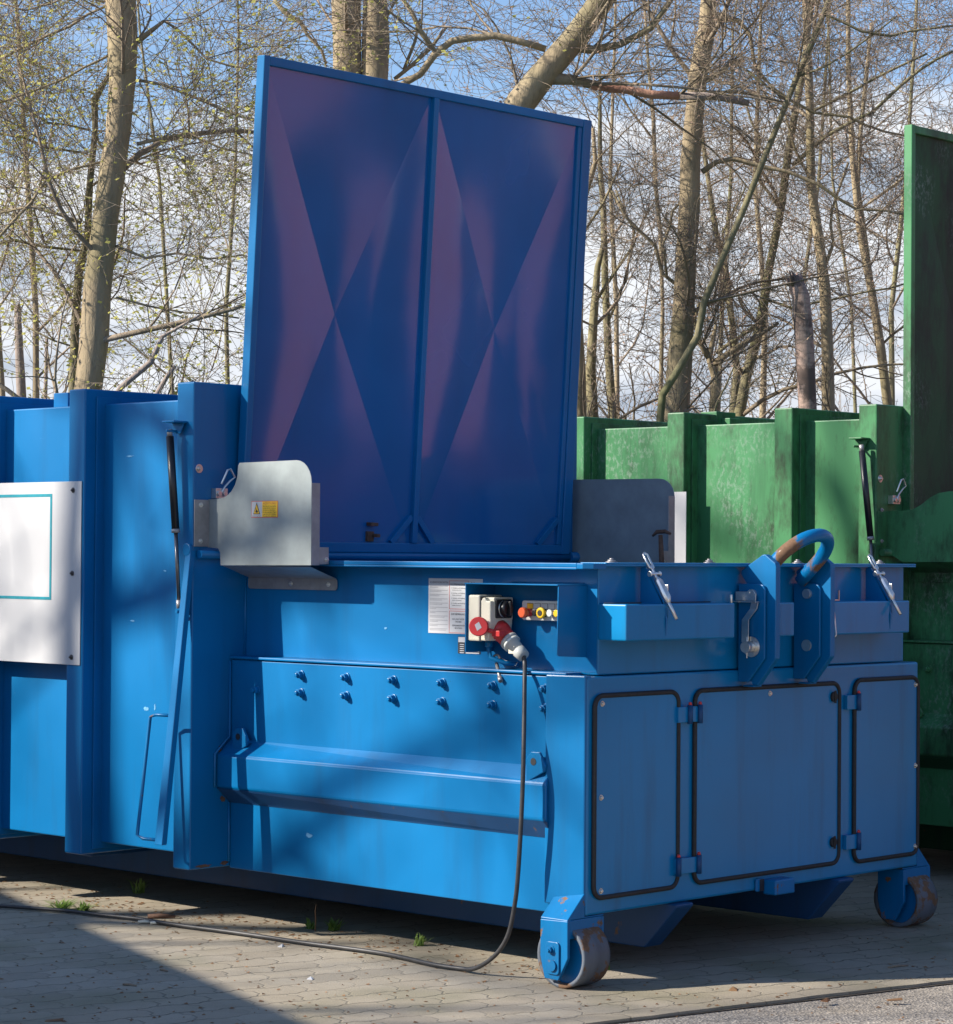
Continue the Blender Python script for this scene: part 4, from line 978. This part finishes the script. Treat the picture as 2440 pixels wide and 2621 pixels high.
def tree(label, dep, trunks, limbs, seed, nb=14, lvl=3, blen=1.6, flat=.7, leafp=.3, leafs=.03, leafmat=None, barkm=None, zr=(1.8, 7.5), cat='tree', drift=0., group=None, twlimb=True, rmin=.0016, bup=.25, limbmats=None):
    rnd = random.Random(seed); barkm = barkm or M_bark
    P0, R0 = limb_pts(trunks[0], dep, drift)
    foot = Vector((P0[-1].x, P0[-1].y, 0))
    root = empty('tree', foot, label, cat, group)
    tm = MB(); spawn = []
    for ti, t in enumerate(trunks):
        P_, R_ = limb_pts(t, dep, drift)
        if ti == 0 or P_[-1].z < 3.2: P_ = P_ + [Vector((P_[-1].x + .02, P_[-1].y, -.1))]; R_ = R_ + [R_[-1] * 1.2]
        P_, R_ = resample(P_, R_, .22, rnd, R_[0] * .06)
        o_ = MB().tube(P_, R_, 14 if R_[0] > .05 else 8); ob = o_.build('trunk', barkm, root, 0, foot)
        spawn.append((P_, R_, 1.0))
    for li, t in enumerate(limbs):
        P_, R_ = limb_pts(t, dep, 0); P_, R_ = resample(P_, R_, .12, rnd, .012)
        mm = (limbmats or {}).get(li, barkm)
        MB().tube(P_, R_, 8).build('limb', mm, root, 0, foot); spawn.append((P_, R_, .8))
    tw = Twigs()
    for si, (P_, R_, k_) in enumerate(spawn):
        cand = [i for i in range(len(P_) - 1) if zr[0] < P_[i].z < zr[1]]
        if not cand: continue
        tot = int(nb * .44) if si < len(trunks) else max(3, int(nb * .30))
        for b in range(tot):
            i = rnd.choice(cand); dn = (P_[i + 1] - P_[i]).normalized()
            if dn.z < 0 and si < len(trunks): dn = -dn
            a = rnd.uniform(0, 6.283); side = Vector((math.cos(a), math.sin(a), rnd.uniform(-.2, .5)))
            side = (side - dn * side.dot(dn)).normalized(); an = rnd.uniform(.7, 1.35)
            nd = dn * math.cos(an) + side * math.sin(an) + Vector((0, 0, bup * rnd.random()))
            ln = blen * rnd.uniform(.5, 1.2); r_ = min(R_[i] * .5, ln * .0135) * k_
            grow(tw, P_[i] + side * R_[i] * .6, nd, ln, max(r_, .004), lvl, rnd, flat, leafp, leafs, rmin=rmin)
    cr_ = put_np('crown', tw.v, tw.f, M_twig, root, foot)
    if tw.lf: put_np('leaves', tw.lv, tw.lf, leafmat or M_bud, cr_, foot)
    NT[0] += len(tw.f); NT[1] += len(tw.lf)
    return root
g_ = lambda *pts: [(1016.5 + x * .4508, y * .4508, w_ * .4508) for x, y, w_ in pts]     # measured on an enlargement of the right upper part
f_ = lambda *pts: [(x * .4508, y * .4508, w_ * .4508) for x, y, w_ in pts]
LG = dict(leafp=.55, leafs=.028, leafmat=M_leaf)
BG = dict(leafp=.30, leafs=.017, leafmat=M_bud)
tree('thick smooth beech trunk at the left, leaning slightly right towards its top', 15.5,
     [[(236, -420, 60), (234, -150, 62), (233, 0, 62), (240, 80, 60), (238, 150, 52), (228, 260, 48), (205, 420, 50), (190, 560, 52), (172, 760, 56), (165, 900, 62)]],
     [f_((590, 180, 30), (700, 90, 14), (760, 130, 12), (900, 260, 9), (1100, 300, 6)), f_((600, 345, 14), (700, 370, 13), (880, 440, 12), (1100, 520, 8)), f_((590, 620, 18), (700, 590, 13), (800, 570, 12), (950, 640, 9), (1100, 670, 6)),
      f_((470, 20, 12), (380, 70, 12), (200, 160, 13), (0, 260, 14), (-120, 300, 14)), f_((560, 180, 20), (440, 250, 11), (200, 370, 10), (20, 430, 12), (-100, 460, 8)), f_((450, 10, 10), (330, -30, 9), (100, 40, 8), (0, 10, 8)), f_((470, 690, 11), (330, 720, 10), (200, 780, 12), (60, 960, 14), (-40, 1060, 12)),
      f_((500, 1060, 12), (620, 1105, 12), (760, 1090, 10), (900, 1120, 9), (1040, 1100, 7)), f_((350, 960, 14), (250, 930, 13), (130, 885, 12), (0, 915, 12)), f_((500, 1280, 9), (640, 1310, 9), (800, 1340, 8), (1030, 1370, 7))],
     11, nb=26, blen=1.5, **LG)
tree('slender dark trunk running close along the left side of the thick beech', 16.6,
     [[(226, -160, 9), (214, 60, 10), (212, 144, 10), (183, 194, 15), (185, 252, 12), (174, 360, 13), (170, 450, 14), (153, 532, 16), (146, 631, 17), (142, 766, 18)]],
     [f_((410, 560, 8), (430, 620, 8), (520, 760, 7), (560, 830, 5)), f_((385, 560, 10), (200, 520, 9), (100, 470, 8), (0, 430, 6)), f_((380, 660, 10), (200, 630, 10), (100, 590, 11), (0, 575, 12)), f_((350, 1080, 10), (200, 1070, 12), (60, 1040, 14), (-50, 1060, 12)), f_((340, 1500, 8), (230, 1470, 8), (100, 1400, 7))],
     12, nb=20, blen=1.3, barkm=M_bark2, **LG)
tree('pair of thick straight trunks side by side above the open blue lid', 19.0,
     [[(672, -380, 50), (672, -60, 54), (672, 0, 55), (674, 150, 56), (672, 400, 62), (668, 900, 80)], [(726, -380, 40), (726, -60, 46), (728, 0, 48), (730, 80, 56), (727, 160, 54), (715, 400, 56), (700, 900, 60)]],
     [f_((1180, 0, 18), (1230, 60, 22), (1290, 90, 20), (1330, 150, 14), (1380, 220, 13), (1405, 275, 12)), f_((1700, 340, 18), (1760, 290, 18), (1850, 200, 16), (1920, 120, 12)), f_((1740, 300, 14), (1790, 180, 14), (1810, 80, 12)), f_((1660, 90, 10), (1700, 20, 12), (1760, -60, 10))],
     13, nb=8, blen=1.5, **BG)
tree('big trunk leaning right behind the lid, carrying a broken limb stripped to pink wood', 16.2,
     [[(1250, -160, 44), (1190, -30, 48), (1120, 70, 52), (1060, 140, 54), (1010, 200, 58), (940, 330, 64), (880, 600, 70), (870, 1000, 78)]],
     [[(1065, 152, 26), (1110, 153, 20), (1150, 164, 18)], [(1150, 164, 18), (1260, 182, 16), (1320, 186, 16)], [(1320, 186, 16), (1390, 190, 15), (1455, 200, 13)],
      [(1120, 92, 20), (1150, 95, 18), (1205, 88, 14), (1265, 55, 13), (1300, 0, 10), (1310, -60, 8)], [(1060, 95, 14), (960, 70, 14), (880, 78, 14), (845, 100, 14), (815, 140, 13), (780, 165, 13)], [(845, 100, 10), (815, 60, 10), (805, 25, 9), (770, -20, 7)], [(1150, 30, 12), (1200, -30, 9)]],
     14, nb=12, blen=1.4, limbmats={1: M_pink, 2: M_grey_wood}, **BG)
tree('tallest pale trunk right of the lid, with a long limb arching to the right', 16.8,
     [g_((830, -330, 62), (800, 0, 66), (790, 120, 76), (775, 200, 78), (752, 330, 80), (740, 450, 82), (720, 700, 88), (715, 900, 90), (700, 1100, 94), (690, 1350, 96), (670, 1600, 108), (655, 1790, 118))],
     [g_((770, 740, 26), (830, 700, 22), (900, 688, 20), (1040, 710, 19), (1140, 740, 17), (1280, 790, 15), (1350, 850, 14), (1430, 893, 13), (1560, 900, 10), (1640, 925, 8)), g_((770, 350, 34), (850, 310, 24), (900, 270, 20), (950, 258, 18)), g_((820, 70, 34), (930, 80, 24), (980, 150, 18), (1000, 300, 15), (1080, 380, 13), (1250, 490, 13), (1400, 500, 12), (1560, 560, 10), (1680, 590, 8)),
      g_((690, 1250, 18), (600, 1180, 16), (560, 1050, 15), (440, 930, 14), (380, 820, 10)), g_((800, 395, 14), (930, 395, 13), (1050, 415, 12), (1150, 450, 10)), g_((730, 820, 12), (650, 900, 12), (600, 1060, 14), (620, 1200, 12))],
     15, nb=20, blen=1.2, **BG)
tree('thin bowed trunk that bends from the foot of the tallest one up to the right', 15.9,
     [g_((1420, -260, 16), (1300, 40, 22), (1250, 170, 26), (1180, 330, 26), (1050, 650, 27), (950, 900, 28), (850, 1130, 28), (780, 1300, 30), (750, 1450, 32), (650, 1620, 32), (600, 1700, 32), (590, 1800, 34))],
     [g_((1290, 60, 14), (1370, 95, 13), (1450, 130, 12), (1580, 155, 11), (1850, 110, 9)), g_((1180, 330, 10), (1300, 280, 9), (1480, 170, 8), (1620, 60, 7)), g_((1130, 430, 11), (1040, 360, 10), (960, 300, 8))],
     16, nb=16, blen=1.1, barkm=M_bark2, **BG)
tree('dark forked trunk in the middle of the right hand wood', 18.2,
     [g_((1280, -200, 22), (1230, 100, 26), (1215, 250, 30), (1150, 600, 32), (1110, 900, 34), (1060, 1150, 36), (1020, 1400, 44), (960, 1620, 46), (930, 1790, 50))],
     [g_((1160, 712, 22), (1300, 590, 17), (1500, 480, 15), (1700, 300, 13), (1850, 220, 11)), g_((1200, 500, 14), (1360, 420, 13), (1520, 330, 12), (1740, 230, 10)), g_((1110, 900, 14), (1020, 780, 13), (1010, 600, 12), (960, 450, 10)), g_((1010, 1400, 22), (930, 1450, 16), (830, 1520, 16)), g_((1050, 1290, 12), (1180, 1330, 12), (1330, 1290, 10), (1650, 1220, 8))],
     17, nb=18, blen=1.2, barkm=M_bark2, **BG)
tree('straight grey brown trunk right of the broken birch', 17.4,
     [g_((1200, -260, 26), (1215, 0, 30), (1230, 300, 34), (1235, 500, 36), (1240, 800, 42), (1275, 1050, 46), (1300, 1250, 50), (1310, 1500, 54), (1315, 1770, 58))],
     [g_((1290, 1170, 18), (1330, 1050, 14), (1330, 900, 12), (1400, 700, 11)), g_((1240, 780, 14), (1170, 650, 12), (1120, 470, 10))],
     18, nb=16, blen=1.1, **BG)
tree('pair of slim trunks close together near the green lid', 19.5,
     [g_((1390, -250, 16), (1400, 0, 20), (1400, 300, 22), (1420, 700, 26), (1450, 1000, 30), (1500, 1250, 36), (1540, 1500, 40), (1570, 1750, 44)), g_((1500, 100, 12), (1480, 300, 18), (1450, 600, 20), (1440, 800, 22), (1490, 1150, 22), (1530, 1440, 24))],
     [g_((1450, 900, 11), (1600, 800, 10), (1700, 700, 8)), g_((1530, 1500, 12), (1640, 1400, 11), (1700, 1300, 8))],
     19, nb=16, blen=1.1, **BG)
tree('slim trunk curving left between the bowed one and the forked one', 18.8,
     [g_((740, 300, 10), (760, 500, 15), (800, 800, 22), (830, 1000, 26), (870, 1150, 28), (900, 1400, 32), (920, 1600, 36), (905, 1790, 40))],
     [g_((900, 1350, 12), (850, 1250, 11), (860, 1000, 10), (960, 800, 8))], 20, nb=14, blen=1.0, barkm=M_bark2, **BG)
tree('short crooked trunk with a bare elbow limb, low behind the green container', 17.0,
     [g_((830, 1400, 16), (800, 1540, 30), (830, 1620, 44), (822, 1800, 48))],
     [g_((815, 1570, 34), (870, 1520, 28), (950, 1480, 24), (1100, 1390, 14)), g_((800, 1540, 30), (760, 1480, 24), (730, 1380, 16), (760, 1300, 12))], 21, nb=10, blen=.8, zr=(1.8, 5), **BG)
tree('leaning trunk directly right of the blue lid', 17.8,
     [g_((300, 550, 14), (310, 700, 20), (250, 900, 26), (245, 1200, 34), (235, 1400, 44), (240, 1600, 56), (240, 1810, 66))], [g_((260, 1000, 12), (340, 880, 11), (420, 700, 9))], 22, nb=16, blen=1.1, **BG)
tree('grey slender trunk second from the blue lid', 19.0,
     [g_((330, 300, 12), (330, 700, 22), (345, 900, 26), (352, 1200, 30), (365, 1500, 34), (385, 1810, 38))], [g_((360, 1400, 12), (440, 1200, 12), (480, 1000, 10), (400, 820, 8))], 23, nb=16, blen=1.1, barkm=M_bark2, **BG)
tree('thin upright trunk third from the blue lid', 20.5,
     [g_((520, 0, 10), (540, 300, 14), (560, 500, 18), (570, 800, 18), (590, 1000, 18), (600, 1300, 16), (590, 1800, 20))], [g_((560, 600, 10), (470, 480, 9), (380, 380, 8))], 24, nb=16, blen=1.1, **BG)
tree('mossy dark trunk low beside the blue lid', 18.4,
     [g_((345, 1050, 20), (320, 1150, 26), (300, 1400, 40), (290, 1600, 46), (300, 1810, 50))], [g_((310, 1300, 16), (400, 1150, 14), (480, 1050, 10))], 25, nb=10, blen=.9, barkm=M_bark2, zr=(1.8, 5), **BG)
# broken birch
def stub(label, dep, sk, mat, seed, cat, jag=True):
    rnd = random.Random(seed); P_, R_ = limb_pts(sk, dep); foot = Vector((P_[-1].x, P_[-1].y, 0)); root = empty('dead_trunk', foot, label, cat)
    P_.append(Vector((foot.x, foot.y, -.1))); R_.append(R_[-1] * 1.1); P_, R_ = resample(P_, R_, .12, rnd, R_[0] * .07)
    MB().tube(P_, R_, 14).build('trunk', mat, root, 0, foot)
    if jag:
        for k in range(7):
            a = k * .9; q = P_[0] + Vector((math.cos(a), math.sin(a), 0)) * R_[0] * .7
            MB().tube([q - Vector((0, 0, .06)), q + Vector((rnd.uniform(-.05, .05), rnd.uniform(-.05, .05), rnd.uniform(.0, .05)))], [R_[0] * .35, .004], 5).build('splinter', mat, root, 0, foot)
stub('broken birch trunk with peeling black and white bark, snapped off halfway up', 16.0, g_((1165, 1190, 70), (1195, 1280, 76), (1205, 1400, 84), (1218, 1560, 80), (1225, 1790, 78)), M_birch, 3, 'dead tree')
stub('bare grey dead pole at the far left, snapped at its top', 18.0, [(34, 592, 13), (38, 690, 17), (42, 775, 19)], M_grey_wood, 4, 'dead tree')
stub('thin dead pole right of the thicker snapped one at the far left', 18.3, [(91, 655, 6), (89, 720, 7), (88, 775, 8)], M_grey_wood, 5, 'dead tree', False)
stub('curved dead branch rising beside the foot of the thick beech', 15.0, f_((890, 1340, 6), (700, 1450, 18), (650, 1560, 26), (520, 1670, 26), (470, 1750, 28)), M_grey_wood, 6, 'dead branch', False)
stub('short dead branch end slanting up in front of the wood left of the lid', 15.0, f_((755, 1575, 18), (720, 1620, 20), (680, 1690, 22), (650, 1750, 22)), M_grey_wood, 8, 'dead branch', False)
# thinner trees deeper in the wood
rnd = random.Random(77)
DEEP_L = ['slim bare tree left of the thick beech, deeper in the wood', 'slim tree just coming into leaf between the thick beech and the blue lid', 'thin young tree nearest the left edge, deeper in the wood', 'thin tree in leaf bud close to the left edge of the blue lid']
DEEP_R = ['faint slim tree in the gap between the blue lid and the tallest trunk', 'faint slim tree just left of the green lid', 'far thin tree above the middle rib of the green container', 'far slim tree behind the broken birch', 'far slim tree seen through the fork of the dark trunk', 'far thin leaning tree at the upper right']
for i in range(10):
    left = i < 4
    x0 = [60, 330, 10, 440, 1190, 1740, 1400, 1570, 1480, 1650][i] + rnd.uniform(-12, 12); dep = rnd.uniform(21, 32); lean = rnd.uniform(-60, 60)
    w0 = rnd.uniform(9, 15) * 22 / dep
    sk = [(x0 + lean * 1.6 + rnd.uniform(-15, 15), -300, w0 * .35), (x0 + lean + rnd.uniform(-12, 12), 60, w0 * .55), (x0 + lean * .5 + rnd.uniform(-14, 14), 350, w0 * .8), (x0 + rnd.uniform(-10, 10), 600, w0 * .95), (x0 - lean * .1, 820, w0 * 1.1)]
    tree(DEEP_L[i] if left else DEEP_R[i - 4], dep, [sk], [], 100 + i, nb=20, blen=1.9, lvl=3, flat=.8, leafp=.5, leafs=.036 if left else .026, leafmat=M_leaf if left else M_bud, barkm=rnd.choice([M_bark, M_bark2]), rmin=.0022, zr=(1.9, 8.5), group='slim trees in the wood at the left' if left else 'slim trees in the wood at the right')
# trees left of the picture: they only throw soft dappled shade on the containers
def shade_tree(x, y, h, seed, label):
    rnd = random.Random(seed); root = empty('tree', (x, y, 0), label, 'tree'); foot = Vector((x, y, 0))
    P_ = [foot + Vector((0, 0, -.1)), foot + Vector((.2, .1, h * .3)), foot + Vector((-.1, .2, h * .6)), foot + Vector((.2, 0, h))]; R_ = [.26, .20, .14, .03]
    P_, R_ = resample(P_, R_, .5, rnd, .04); MB().tube(P_, R_, 10).build('trunk', M_bark, root, 0, foot); tw = Twigs()
    for k in range(20):
        i = rnd.randrange(int(len(P_) * .35), len(P_) - 1); a = rnd.uniform(0, 6.28)
        grow(tw, P_[i], Vector((math.cos(a), math.sin(a), rnd.uniform(.1, .7))), rnd.uniform(2.2, 4.5), rnd.uniform(.05, .11), 2, rnd, .6, 0, .03, rmin=.010)
    put_np('crown', tw.v, tw.f, M_twig, root, foot)
shade_tree(-13.0, 11.6, 13.0, 201, 'bare tree left of the picture, whose branches dapple the containers with soft shade')
shade_tree(-16.5, 17.5, 14.0, 202, 'second bare tree left of the picture, further back, shading the containers')
tag(MB().box(-30, 60, 17.5, 18, -.3, .35).box(-30, 60, 34, 34.5, -.3, .6).build('brushwood_bank', M_soil), kind='structure') if False else None
print('TWIG FACES', NT)
